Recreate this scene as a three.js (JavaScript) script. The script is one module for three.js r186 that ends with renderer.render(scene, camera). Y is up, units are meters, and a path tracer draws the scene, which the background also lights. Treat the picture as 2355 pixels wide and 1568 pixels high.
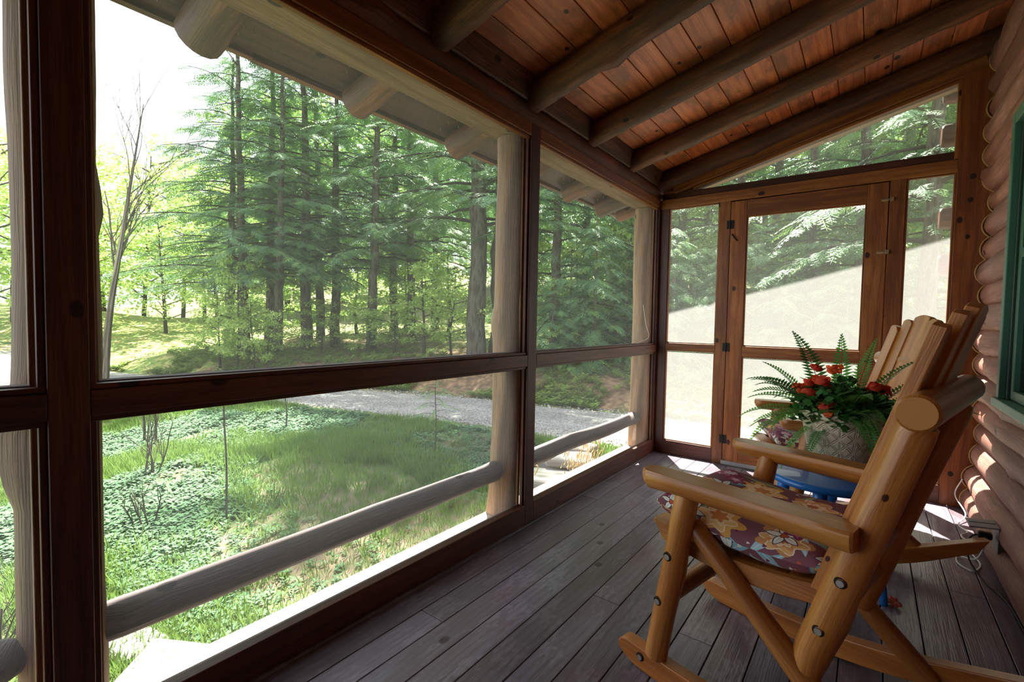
import * as THREE from 'three';
import { RoundedBoxGeometry } from 'three/addons/geometries/RoundedBoxGeometry.js';
import { mergeGeometries, toCreasedNormals } from 'three/addons/utils/BufferGeometryUtils.js';

// ---------------------------------------------------------------- camera, sky, sun, exposure
const scene = new THREE.Scene();
const camera = new THREE.PerspectiveCamera(71.35, 2355 / 1568, 0.05, 400);
camera.position.set(1.449, 1.1, 0);
camera.rotation.set(-0.04224, 0.64612, 0.01798, 'YXZ');
scene.background = new THREE.Color().setRGB(0.9, 0.97, 1.06);      // bright hazy spring sky
scene.backgroundIntensity = 1.05;
const sun = new THREE.DirectionalLight(new THREE.Color().setRGB(1, 0.95, 0.86), 17);
sun.name = 'sun';
sun.target.position.set(0, 0, -4);
sun.position.set(-0.263 * 60, 0.883 * 60, -4 - 0.39 * 60);
sun.castShadow = true;
sun.shadow.mapSize.set(4096, 4096);
Object.assign(sun.shadow.camera, { left: -30, right: 30, top: 30, bottom: -30, near: 1, far: 160 });
scene.add(sun, sun.target);
const renderer = new THREE.WebGLRenderer({ antialias: true });
renderer.toneMapping = THREE.LinearToneMapping;
renderer.toneMappingExposure = 2.4;
renderer.shadowMap.enabled = true;

// ---------------------------------------------------------------- helpers
const V = (x, y, z) => new THREE.Vector3(x, y, z);
function rng(seed) { let s = seed | 0; return () => { s = (s + 0x6d2b79f5) | 0; let t = Math.imul(s ^ (s >>> 15), 1 | s); t = (t + Math.imul(t ^ (t >>> 7), 61 | t)) ^ t; return ((t ^ (t >>> 14)) >>> 0) / 4294967296; }; }
const taken = new Map();
function numbered(n) { const k = taken.get(n) ?? 0; taken.set(n, k + 1); return k ? n + '_' + String(k).padStart(3, '0') : n; }
function thing(name, label, category, pos = [0, 0, 0], turn = 0, group) {
  const o = new THREE.Group(); o.name = numbered(name); o.position.set(...pos); o.rotation.y = turn;
  o.userData = { label, category }; if (group) o.userData.group = group;
  scene.add(o); return o;
}
function structure(name, label, category) { const o = new THREE.Group(); o.name = numbered(name); o.userData = { label, category, kind: 'structure' }; scene.add(o); return o; }
function part(name, geo, mat, parent, label) {
  const m = new THREE.Mesh(geo, mat); m.name = name; m.castShadow = m.receiveShadow = true; parent.add(m);
  if (label) m.userData.label = label; return m;
}
function tag(m, label, category, group) { m.userData.label = label; m.userData.category = category; if (group) m.userData.group = group; return m; }
function solo(name, geo, mat, label, category, group) { const m = part(numbered(name), geo, mat, scene); return tag(m, label, category, group); }
const hash = (x, y, s) => { let h = Math.imul(x, 374761393) ^ Math.imul(y, 668265263) ^ Math.imul(s, 1274126177); h = Math.imul(h ^ (h >>> 13), 1274126177); return ((h ^ (h >>> 16)) >>> 0) / 4294967296; };
function noise(x, y, px, py, s) {                                    // value noise that repeats after px, py cells
  const ix = Math.floor(x), iy = Math.floor(y), fx = x - ix, fy = y - iy, u = fx * fx * (3 - 2 * fx), v = fy * fy * (3 - 2 * fy);
  const a = ((ix % px) + px) % px, b = (a + 1) % px, c = ((iy % py) + py) % py, d = (c + 1) % py;
  return (hash(a, c, s) * (1 - u) + hash(b, c, s) * u) * (1 - v) + (hash(a, d, s) * (1 - u) + hash(b, d, s) * u) * v;
}
const n1 = (x, s) => noise(x, 0.37, 100000, 7, s);
const lerp = (a, b, t) => a + (b - a) * t, clamp = (x, a = 0, b = 1) => Math.min(b, Math.max(a, x)), sstep = (a, b, x) => { const t = clamp((x - a) / (b - a)); return t * t * (3 - 2 * t); };

// ---------------------------------------------------------------- wood
// dark, mid, light: sRGB; blotch: strength of stain patches of tone `patch`; the texture spans 1.2 m along the grain and 0.4 m across
function wood({ seed, dark, mid, light, patch = dark, blotch = 0, rings = 16, knots = 3, scuff = 0, rough = 0.6, bump = 0.0012, tint = [1, 1, 1], coat = 0, knotDark = 0.85, knotSize = 1, W = 1024, H = 384 }) {
  const R = rng(seed), data = new Uint8Array(W * H * 4), hgt = new Uint8Array(W * H), K = [];
  for (let i = 0; i < knots; i++) K.push([R(), R(), (0.008 + R() * 0.012) * knotSize]);
  for (let j = 0; j < H; j++) for (let i = 0; i < W; i++) {
    const x = i / W, y = j / H; let yy = y, kd = 0;
    for (const [kx, ky, kr] of K) {
      let dx = (x - kx) * 1.2, dy = (y - ky) * 0.4; dx -= Math.round(dx / 1.2) * 1.2; dy -= Math.round(dy / 0.4) * 0.4;
      const d = Math.hypot(dx / 1.5, dy) / kr;
      if (d < 6) { yy += Math.sign(dy) * Math.exp(-d * d * 0.12) * kr * 1.6 * Math.min(1, Math.abs(dy) / kr); kd = Math.max(kd, sstep(1.15, 0.7, d)); }
    }
    const warp = noise(x * 3, y * 4, 3, 4, seed) * 0.22 + noise(x * 9, y * 5, 9, 5, seed + 1) * 0.06;
    const ring = Math.abs(((yy + warp * 0.45) * rings % 1 + 1) % 1 - 0.5) * 2, late = Math.pow(ring, 2.2);
    const fib = noise(x * 14, yy * 170, 14, 170, seed + 2), fine = noise(x * 60, y * 380, 60, 380, seed + 3), broad = noise(x * 4, y * 9, 4, 9, seed + 4);
    let t = clamp(0.42 + (broad - 0.5) * 0.5 + (fib - 0.5) * 0.45 + (fine - 0.5) * 0.22 - late * 0.3);
    let bl = blotch ? sstep(0.5, 0.72, noise(x * 5, y * 4, 5, 4, seed + 5) * 0.6 + noise(x * 17, y * 15, 17, 15, seed + 6) * 0.3 + noise(x * 70, y * 60, 70, 60, seed + 9) * 0.15) * blotch : 0;
    const sc = scuff ? sstep(0.6, 0.8, noise(x * 11, y * 6, 11, 6, seed + 7) * 0.6 + noise(x * 60, y * 50, 60, 50, seed + 8) * 0.4) * scuff : 0;
    const o = (j * W + i) * 4;
    for (let c = 0; c < 3; c++) {
      let v = t < 0.5 ? lerp(dark[c], mid[c], t * 2) : lerp(mid[c], light[c], t * 2 - 1);
      v = lerp(v, patch[c], bl); v = lerp(v, light[c] * 1.12 + 8, sc); v *= 1 - kd * knotDark * (c === 0 ? 0.8 : 1);
      data[o + c] = clamp(v, 0, 255);
    }
    data[o + 3] = 255;
    hgt[j * W + i] = clamp(0.5 + (fib - 0.5) * 0.5 + (fine - 0.5) * 0.25 - late * 0.25 - kd * 0.2) * 255;
  }
  const tex = (d, f) => { const t = new THREE.DataTexture(d, W, H, f); t.wrapS = t.wrapT = THREE.RepeatWrapping; t.magFilter = THREE.LinearFilter; t.repeat.set(1 / 1.2, 1 / 0.4); t.needsUpdate = true; return t; };
  const map = tex(data, THREE.RGBAFormat); map.colorSpace = THREE.SRGBColorSpace;
  const bm = tex(hgt, THREE.RedFormat);
  const variant = (k) => { const m = new THREE.MeshPhysicalMaterial({ map, bumpMap: bm, bumpScale: bump, roughness: rough, clearcoat: coat, clearcoatRoughness: 0.3 }); m.color.setRGB(...k.map((c, i) => c * tint[i])); return m; };
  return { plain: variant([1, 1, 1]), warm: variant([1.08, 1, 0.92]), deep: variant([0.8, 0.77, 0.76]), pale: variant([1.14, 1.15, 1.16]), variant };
}
const pick = (w, r) => [w.plain, w.warm, w.deep, w.pale][Math.floor(r * 3.999)];

const M = {};
M.floor = wood({ seed: 11, dark: [98, 90, 98], mid: [119, 111, 121], light: [138, 131, 141], patch: [112, 88, 90], blotch: 0.4, rings: 14, knots: 1, scuff: 0.35, rough: 0.3, bump: 0.0008, knotDark: 0.5 });
M.ceil = wood({ seed: 23, dark: [164, 86, 50], mid: [204, 116, 72], light: [222, 144, 98], patch: [122, 74, 48], blotch: 0.6, rings: 9, knots: 3, rough: 0.5, bump: 0.0006 });
M.rafter = wood({ seed: 31, dark: [70, 40, 22], mid: [118, 70, 42], light: [152, 96, 60], patch: [62, 42, 26], blotch: 0.5, rings: 7, knots: 3, rough: 0.6, bump: 0.002 });
M.trim = wood({ seed: 41, dark: [66, 34, 22], mid: [104, 58, 38], light: [136, 80, 54], blotch: 0.2, rings: 9, knots: 2, rough: 0.5, bump: 0.0008 });
M.door = wood({ seed: 47, dark: [116, 66, 28], mid: [160, 100, 47], light: [186, 124, 63], patch: [120, 64, 30], blotch: 0.35, rings: 9, knots: 2, rough: 0.45, bump: 0.0006 });
M.logwall = wood({ seed: 53, dark: [120, 78, 66], mid: [166, 116, 102], light: [194, 148, 134], patch: [130, 82, 64], blotch: 0.45, rings: 5, knots: 3, rough: 0.6, bump: 0.0015 });
M.post = wood({ seed: 61, dark: [108, 78, 52], mid: [150, 114, 82], light: [176, 142, 108], patch: [126, 106, 84], blotch: 0.4, rings: 5, knots: 2, rough: 0.7, bump: 0.003 });
M.rail = wood({ seed: 67, dark: [66, 58, 57], mid: [98, 86, 84], light: [126, 113, 110], patch: [92, 66, 52], blotch: 0.3, rings: 6, knots: 2, rough: 0.75, bump: 0.004 });
M.ledge = wood({ seed: 71, dark: [150, 132, 116], mid: [178, 162, 148], light: [200, 188, 176], rings: 12, knots: 1, rough: 0.8 });
M.pine = wood({ seed: 83, dark: [156, 92, 34], mid: [190, 126, 56], light: [210, 152, 82], patch: [170, 96, 40], blotch: 0.3, rings: 6, knots: 2, rough: 0.36, bump: 0.0006, coat: 0.35, knotSize: 0.42 });
const std = (hex, roughness = 0.6, extra = {}) => new THREE.MeshPhysicalMaterial({ color: hex, roughness, ...extra });
M.iron = std('#2a2724', 0.5, { metalness: 0.6 });
M.steel = std('#c9c6bd', 0.3, { metalness: 1 });
M.brass = std('#c9b98d', 0.35, { metalness: 0.9 });
M.hole = std('#2b1a0e', 0.9);
M.nail = std('#cfcac0', 0.35, { metalness: 0.9 });
M.endgrain = std('#b5793a', 0.6);
M.green = std('#3d6b54', 0.45);
const mesh = (opacity) => new THREE.MeshPhysicalMaterial({ color: new THREE.Color().setRGB(0.84, 0.83, 0.81), roughness: 1, transmission: 0.65, thickness: 0, transparent: true, opacity, side: THREE.DoubleSide, specularIntensity: 0 });
M.screen = mesh(0.1); M.endScreen = mesh(0.26);

// uv in metres, u along the grain axis (0 x, 1 y, 2 z), projected on each face's own plane
function uvGrain(g, axis, off = 0) {
  if (g.index) g = g.toNonIndexed();
  const p = g.attributes.position, uv = new Float32Array(p.count * 2), a = V(), b = V(), c = V(), n = V();
  for (let i = 0; i < p.count; i += 3) {
    a.fromBufferAttribute(p, i); b.fromBufferAttribute(p, i + 1); c.fromBufferAttribute(p, i + 2);
    n.copy(b).sub(a).cross(c.clone().sub(a)); const k = [Math.abs(n.x), Math.abs(n.y), Math.abs(n.z)], d = k.indexOf(Math.max(...k));
    let ua = axis, va = [0, 1, 2].find((q) => q !== axis && q !== d); if (d === axis) [ua, va] = [0, 1, 2].filter((q) => q !== axis);
    [a, b, c].forEach((v, q) => { uv[(i + q) * 2] = v.getComponent(ua) * (d === axis ? 0.15 : 1) + off * 0.73; uv[(i + q) * 2 + 1] = v.getComponent(va) + off * 0.31; });
  }
  g.setAttribute('uv', new THREE.BufferAttribute(uv, 2)); return g;
}
let boardCount = 0;
// a board between two corners, its edges eased; grain along the longest side
function board(x0, x1, y0, y1, z0, z1, ease = 0.003) {
  const s = [Math.abs(x1 - x0), Math.abs(y1 - y0), Math.abs(z1 - z0)];
  let g = new RoundedBoxGeometry(...s, 1, Math.min(ease, Math.min(...s) * 0.4));
  g = uvGrain(g, s.indexOf(Math.max(...s)), ++boardCount * 1.37);
  return g.translate((x0 + x1) / 2, (y0 + y1) / 2, (z0 + z1) / 2);
}
// a hewn log from a to b; o.bend, o.bump, o.knots, o.flat (height above the axis where the top is planed), o.nose (rounded start), o.taper (length of a shaved end)
function log(a, b, r0, r1, o = {}) {
  const R = rng(o.seed ?? 5), d = b.clone().sub(a), L = d.length(); d.normalize();
  const side = Math.abs(d.y) > 0.9 ? V(1, 0, 0) : V(0, 1, 0), e1 = side.clone().addScaledVector(d, -side.dot(d)).normalize(), e2 = d.clone().cross(e1);
  const n = o.n ?? 16, m = Math.max(2, Math.ceil(L / (o.step ?? 0.09))), K = [], sd = Math.floor(R() * 9999), ts = [];
  for (let i = 0; i < (o.knots ?? 0); i++) K.push([R() * L, R() * 6.283, 0.6 + R() * 0.9]);
  const end = o.end ?? 0.006;
  if (o.nose) for (const k of [0.02, 0.12, 0.3, 0.6]) ts.push([k * o.nose, Math.sqrt(1 - (1 - k) * (1 - k))]); else ts.push([0, 1 - end / r0]), ts.push([end, 1]);
  if (o.taper0) ts.length = 0, ts.push([0, 0.62], [o.taper0 * 0.8, 0.95], [o.taper0, 1]);
  const s0 = ts[ts.length - 1][0], s1 = L - (o.taper1 ?? (o.nose1 ? o.nose1 : end));
  for (let i = 1; i < m; i++) ts.push([lerp(s0, s1, i / m), 1]);
  ts.push([s1, 1]);
  if (o.taper1) ts.push([L - o.taper1 * 0.2, 0.95], [L, 0.62]); else if (o.nose1) for (const k of [0.6, 0.3, 0.12, 0.02]) ts.push([L - k * o.nose1, Math.sqrt(1 - (1 - k) * (1 - k))]); else ts.push([L, 1 - end / r1]);
  const pos = [], uv = [], idx = [], off = R() * 3, bend = o.bend ?? 0, bump = o.bump ?? 0;
  for (const [s, f] of ts) {
    const t = s / L, cx = bend * (n1(s * 1.7 + 3, sd) - 0.5) * 2, cy = bend * (n1(s * 1.7 + 40, sd + 1) - 0.5) * 2, base = lerp(r0, r1, t) * f;
    for (let j = 0; j <= n; j++) {
      const th = (j % n) / n * Math.PI * 2; let r = base * (1 + bump * (noise(s * 5, (j % n) / n * 5, 1000, 5, sd + 2) - 0.5) * 2);
      for (const [ks, kt, kk] of K) { let dt = th - kt; dt -= Math.round(dt / 6.283) * 6.283; const q = ((s - ks) / 0.05) ** 2 + (dt * base / 0.035) ** 2; r += base * 0.22 * kk * Math.exp(-q); }
      let u = Math.cos(th) * r + cy, w = Math.sin(th) * r + cx;
      if (o.flat !== undefined) u = Math.min(u, o.flat + cy);
      if (o.flatSide !== undefined) w = Math.max(w, -o.flatSide);
      const p = a.clone().addScaledVector(d, s).addScaledVector(e1, u).addScaledVector(e2, w); pos.push(p.x, p.y, p.z); uv.push(s + off, j / n * 6.283 * base + off);
    }
  }
  const q = n + 1;
  for (let i = 0; i < ts.length - 1; i++) for (let j = 0; j < n; j++) idx.push(i * q + j, (i + 1) * q + j, i * q + j + 1, i * q + j + 1, (i + 1) * q + j, (i + 1) * q + j + 1);
  for (const [row, flip] of [[0, 0], [ts.length - 1, 1]]) {
    const c = pos.length / 3, mid = V(); for (let j = 0; j < n; j++) mid.add(V(pos[(row * q + j) * 3], pos[(row * q + j) * 3 + 1], pos[(row * q + j) * 3 + 2])); mid.divideScalar(n);
    pos.push(mid.x, mid.y, mid.z); uv.push(off, off); for (let j = 0; j < n; j++) flip ? idx.push(c, row * q + j + 1, row * q + j) : idx.push(c, row * q + j, row * q + j + 1);
  }
  let g = new THREE.BufferGeometry(); g.setAttribute('position', new THREE.Float32BufferAttribute(pos, 3)); g.setAttribute('uv', new THREE.Float32BufferAttribute(uv, 2)); g.setIndex(idx);
  const test = idx.slice(0, 3).map((i) => V(pos[i * 3], pos[i * 3 + 1], pos[i * 3 + 2]));
  const nn = test[1].clone().sub(test[0]).cross(test[2].clone().sub(test[0])), mid = a.clone().addScaledVector(d, test[0].clone().sub(a).dot(d));
  if (nn.dot(test[0].clone().sub(mid)) < 0) { for (let i = 0; i < idx.length; i += 3) { const t = idx[i]; idx[i] = idx[i + 1]; idx[i + 1] = t; } g.setIndex(idx); }
  return toCreasedNormals(g, 0.7);
}
function tube(pts, r, n = 6, seg) { const c = new THREE.CatmullRomCurve3(pts.map((p) => Array.isArray(p) ? V(...p) : p)); return new THREE.TubeGeometry(c, seg ?? pts.length * 4, r, n); }
function lathe(pts, n = 24) { return new THREE.LatheGeometry(pts.map((p) => new THREE.Vector2(...p)), n); }
function turn(g, from, to) { const d = to.clone().sub(from), q = new THREE.Quaternion().setFromUnitVectors(V(0, 1, 0), d.clone().normalize()); return g.applyQuaternion(q).translate(from.x, from.y, from.z); }
function join(list) { return mergeGeometries(list.map((g) => { const q = g.index ? g.toNonIndexed() : g; for (const k of Object.keys(q.attributes)) if (!['position', 'normal', 'uv'].includes(k)) q.deleteAttribute(k); return q; })); }

// ================================================================ the porch
const ZE = -3.98, Z1 = 2.1, XW = 1.95;                                // inner face of the end wall, the far end behind the viewer, the face of the log wall
const RS = 0.26, roofY = (x) => 2.355 + RS * x, roofA = Math.atan(RS);  // underside of the ceiling boards
{
  const floor = structure('floor', 'grey brown stained plank floor of the porch', 'floor'), R = rng(3);
  for (let k = -1; k < 17; k++) {
    const x0 = 0.016 + 0.116 * k, x1 = Math.min(x0 + 0.116, 2.0), cuts = [Z1];
    if (R() < 0.75) cuts.push(lerp(-3.4, 1.2, R()));
    cuts.push(ZE - 0.02);
    for (let i = 0; i + 1 < cuts.length; i++) part('plank', board(Math.max(x0, -0.04) + 0.0015, x1 - 0.0015, -0.026, -(R() * 0.0012), cuts[i + 1] + 0.001, cuts[i] - 0.001, 0.0025), pick(M.floor, R()), floor);
  }
  part('subfloor', board(-0.19, 2.1, -0.2, -0.03, ZE - 0.1, Z1), M.trim.deep, floor);
}
{
  const c = structure('ceiling', 'sloping red cedar board ceiling carried by round log rafters', 'ceiling'), R = rng(9), ca = Math.cos(roofA);
  const lay = (s0, s1, t0, t1, z0, z1, e) => { const g = board(s0, s1, t0, t1, z0, z1, e); g.rotateZ(roofA); return g.translate(0, 2.355, 0); };
  const w = 0.142; let k = 0;
  for (let s = -0.43 / ca; s < 2.04 / ca; s += w, k++) {
    const zc = lerp(-3.2, 0.6, R());
    for (const [a, b] of R() < 0.4 ? [[-4.46, zc], [zc, Z1]] : [[-4.46, Z1]]) part('ceiling_board', lay(s + 0.001, s + w - 0.001, 0, 0.02, a + 0.0008, b - 0.0008, 0.005), pick(M.ceil, R()), c);
  }
  part('eave_board', lay(-0.66, -0.43 / ca - 0.002, 0.002, 0.02, -4.46, Z1), M.trim.deep, c, 'dark weathered board under the eave edge');
  part('roof_deck', lay(-0.67, 2.2, 0.021, 0.07, -4.48, Z1 + 0.02), M.trim.deep, c);
  for (const [a, b, d] of [[-4.5, -2.55, 0], [-2.55, -0.95, 0.008], [-0.95, Z1, 0]]) part('drip_edge', lay(-0.685 - d, -0.66 - d, -0.022, 0.06, a, b), M.rafter.pale, c);
  const nails = [];
  for (let z = -4.3; z < 0.5; z += 0.075) for (let r = 0; r < 3; r++) { const s = -0.47 - r * 0.06 + (R() - 0.5) * 0.02, g = new THREE.CylinderGeometry(0.0024, 0.0008, 0.018, 5).translate(s, -0.009, z + (R() - 0.5) * 0.05); g.rotateZ(roofA); nails.push(g.translate(0, 2.355, 0)); }
  const nm = part('shingle_nail_points', join(nails), M.nail, c); nm.userData.kind = 'stuff';
  const zr = [1.3, 0.63, -0.05, -0.73, -1.41, -2.09, -2.75, -3.39, -3.99, -4.42];
  zr.forEach((z, i) => {
    const r = [0.066, 0.064, 0.068, 0.072, 0.067, 0.069, 0.067, 0.064, 0.07, 0.052][i], x0 = -0.6, x1 = i === 9 ? 2.2 : 2.02;
    const g = log(V(x0, roofY(x0) - r * 1.0, z), V(x1, roofY(x1) - r * 1.0, z), r * 1.12, r * 0.96, { seed: 70 + i, bend: 0.006, bump: 0.05, knots: 5, end: 0.015, n: 18 });
    part('rafter', g, pick(M.rafter, ((i * 37) % 10) / 10), c);
  });
}
const studs = [[Z1 - 0.08, Z1], [-0.289, -0.216], [-2.145, -2.064], [-3.98, -3.94]];
{
  const w = structure('wall_left', 'screened side wall with log posts, log rails and dark brown frame', 'wall'), T = M.trim;
  studs.forEach(([a, b], i) => {
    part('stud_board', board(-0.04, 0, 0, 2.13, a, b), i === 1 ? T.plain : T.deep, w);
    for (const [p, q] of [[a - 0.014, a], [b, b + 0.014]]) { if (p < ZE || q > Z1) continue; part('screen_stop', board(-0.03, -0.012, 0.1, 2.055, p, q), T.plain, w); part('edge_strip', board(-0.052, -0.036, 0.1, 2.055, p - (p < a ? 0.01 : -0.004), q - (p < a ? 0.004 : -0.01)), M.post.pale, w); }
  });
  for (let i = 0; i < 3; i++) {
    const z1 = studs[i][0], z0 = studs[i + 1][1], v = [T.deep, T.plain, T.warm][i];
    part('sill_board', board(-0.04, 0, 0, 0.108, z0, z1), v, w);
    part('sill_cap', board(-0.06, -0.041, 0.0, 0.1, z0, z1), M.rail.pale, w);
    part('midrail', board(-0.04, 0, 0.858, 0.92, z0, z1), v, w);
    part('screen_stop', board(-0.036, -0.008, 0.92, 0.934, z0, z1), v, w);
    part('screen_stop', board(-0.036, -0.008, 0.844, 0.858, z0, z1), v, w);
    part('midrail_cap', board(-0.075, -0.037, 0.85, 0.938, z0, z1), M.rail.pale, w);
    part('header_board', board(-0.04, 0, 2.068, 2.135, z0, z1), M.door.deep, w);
    part('screen_stop', board(-0.034, -0.01, 2.052, 2.068, z0, z1), M.door.plain, w);
    for (const [y0, y1] of [[0.1, 0.85], [0.93, 2.06]]) { const g = new THREE.PlaneGeometry(z1 - z0 + 0.02, y1 - y0, 12, 8).rotateY(Math.PI / 2).translate(-0.0365, (y0 + y1) / 2, (z0 + z1) / 2); part('screen_panel', g, M.screen, w); }
    const p0 = [-3.93, -2.05, -0.255, 1.75][2 - i], p1 = [-3.93, -2.05, -0.255, 1.75][3 - i];
    part('log_rail', log(V(-0.128, 0.292, p0 + 0.06), V(-0.128, 0.292, p1 - 0.06), 0.05, 0.052, { seed: 90 + i, bend: 0.009, bump: 0.05, knots: 4, taper0: 0.05, taper1: 0.05 }), M.rail.plain, w);
    for (const [x0, x1] of [[-0.13, -0.062], [-0.215, -0.134]]) part('ledge_board', board(x0, x1, 0.0, 0.042, z0 - 0.05, z1 + 0.05), M.ledge.plain, w);
  }
  [-3.93, -2.05, -0.255, 1.75].forEach((z, i) => part('log_post', log(V(-0.125, 0.042, z), V(-0.125, 2.07, z), 0.083, 0.077, { seed: 120 + i * 3, bend: 0.008, bump: 0.05, knots: 7, n: 20, step: 0.06 }), [M.post.pale, M.post.plain, M.post.deep, M.post.plain][i], w));
  part('plate_beam', board(-0.205, -0.045, 2.07, 2.2, -4.1, Z1, 0.012), M.post.variant([0.86, 0.8, 0.76]), w);
  part('plate_log', log(V(-0.085, 2.19, -4.05), V(-0.085, 2.19, Z1), 0.082, 0.082, { seed: 140, bend: 0.006, bump: 0.05, knots: 6 }), M.rafter.warm, w);
  const zb = [0.63, -0.05, -0.73, -1.41, -2.09, -2.75, -3.39, -3.99];
  for (let i = 0; i + 1 < zb.length; i++) { const g = board(-0.035, -0.005, 0, 0.13, zb[i + 1] + 0.05, zb[i] - 0.05, 0.012); g.rotateZ(-0.25); part('blocking_board', g.translate(-0.0, 2.235, 0), M.rafter.deep, w); }
  part('loose_screen_cord', tube([[-0.03, 1.25, -3.72], [-0.028, 1.1, -3.78], [-0.03, 0.99, -3.86], [-0.031, 0.955, -3.7], [-0.03, 0.94, -3.6]], 0.0018, 5, 30), std('#e6e2da', 0.6), w, 'thin white loose screen cord');
  part('skirt_board', board(-0.2, -0.165, -0.55, 0.0, ZE - 0.1, Z1), M.rail.plain, w);
}
{
  const w = structure('wall_back', 'screened end wall with side lights, header and gable screen', 'wall'), D = M.door, T = M.trim, F = ZE, B = ZE - 0.045;
  part('corner_stud', board(-0.05, 0.07, 0, 2.135, B, F), T.deep, w);
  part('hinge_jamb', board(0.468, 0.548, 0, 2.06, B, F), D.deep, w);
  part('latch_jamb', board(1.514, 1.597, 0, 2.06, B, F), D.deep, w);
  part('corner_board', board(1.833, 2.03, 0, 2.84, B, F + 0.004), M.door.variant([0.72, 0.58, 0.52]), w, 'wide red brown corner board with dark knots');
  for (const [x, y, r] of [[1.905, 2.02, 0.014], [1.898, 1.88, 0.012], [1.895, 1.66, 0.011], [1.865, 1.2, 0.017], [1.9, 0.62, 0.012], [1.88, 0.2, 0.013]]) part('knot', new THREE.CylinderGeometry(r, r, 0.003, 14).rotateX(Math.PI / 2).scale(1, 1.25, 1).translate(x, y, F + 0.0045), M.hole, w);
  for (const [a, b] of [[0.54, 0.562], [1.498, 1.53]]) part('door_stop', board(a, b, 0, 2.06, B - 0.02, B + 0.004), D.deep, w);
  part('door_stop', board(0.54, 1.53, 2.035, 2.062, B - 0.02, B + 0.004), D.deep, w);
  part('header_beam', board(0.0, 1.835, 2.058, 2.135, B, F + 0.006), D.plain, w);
  part('header_cap', board(0.0, 1.835, 2.135, 2.192, B - 0.09, B + 0.02), T.deep, w);
  for (const [x0, x1] of [[0.07, 0.468], [1.597, 1.833]]) {
    part('sill_board', board(x0, x1, 0, 0.115, B, F), T.warm, w);
    part('midrail', board(x0, x1, 0.885, 0.94, B, F), D.deep, w);
    for (const [y0, y1] of [[0.115, 0.885], [0.94, 2.058]]) {
      for (const [a, b] of [[x0, x0 + 0.012], [x1 - 0.012, x1]]) part('screen_stop', board(a, b, y0, y1, F - 0.03, F - 0.008), D.plain, w);
      for (const [a, b] of [[y0, y0 + 0.01], [y1 - 0.01, y1]]) part('screen_stop', board(x0 + 0.012, x1 - 0.012, a, b, F - 0.03, F - 0.008), D.plain, w);
      part('screen_panel', new THREE.PlaneGeometry(x1 - x0, y1 - y0, 6, 8).translate((x0 + x1) / 2, (y0 + y1) / 2, F - 0.034), M.endScreen, w);
    }
  }
  // gable: raking boards under the end rafter, a triangular screen, a wall of logs beyond the corner
  const slopeBoard = (x0, x1, drop0, drop1, za, zb) => { const L = Math.hypot(x1 - x0, RS * (x1 - x0)), g = board(0, L, -drop1, -drop0, za, zb, 0.004); g.rotateZ(roofA); return g.translate(x0, roofY(x0), 0); };
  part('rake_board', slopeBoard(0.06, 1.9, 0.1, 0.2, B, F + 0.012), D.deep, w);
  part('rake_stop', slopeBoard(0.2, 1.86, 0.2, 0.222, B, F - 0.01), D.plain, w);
  part('rake_trim', slopeBoard(0.1, 1.95, 0.06, 0.2, -4.2, -4.12), M.post.pale, w);
  { const s = new THREE.Shape(); s.moveTo(0.25, 2.16); s.lineTo(1.835, 2.16); s.lineTo(1.835, roofY(1.835) - 0.2); s.lineTo(0.25, roofY(0.25) - 0.2); part('screen_panel', new THREE.ShapeGeometry(s).translate(0, 0, F - 0.034), M.endScreen, w); }
  part('gable_stop', board(1.818, 1.834, 2.14, 2.65, B, F - 0.005), D.plain, w);
  part('sill_log', log(V(-0.1, -0.12, ZE - 0.16), V(2.0, -0.12, ZE - 0.16), 0.11, 0.11, { seed: 4, bump: 0.04 }), M.rail.plain, w);
}
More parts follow.
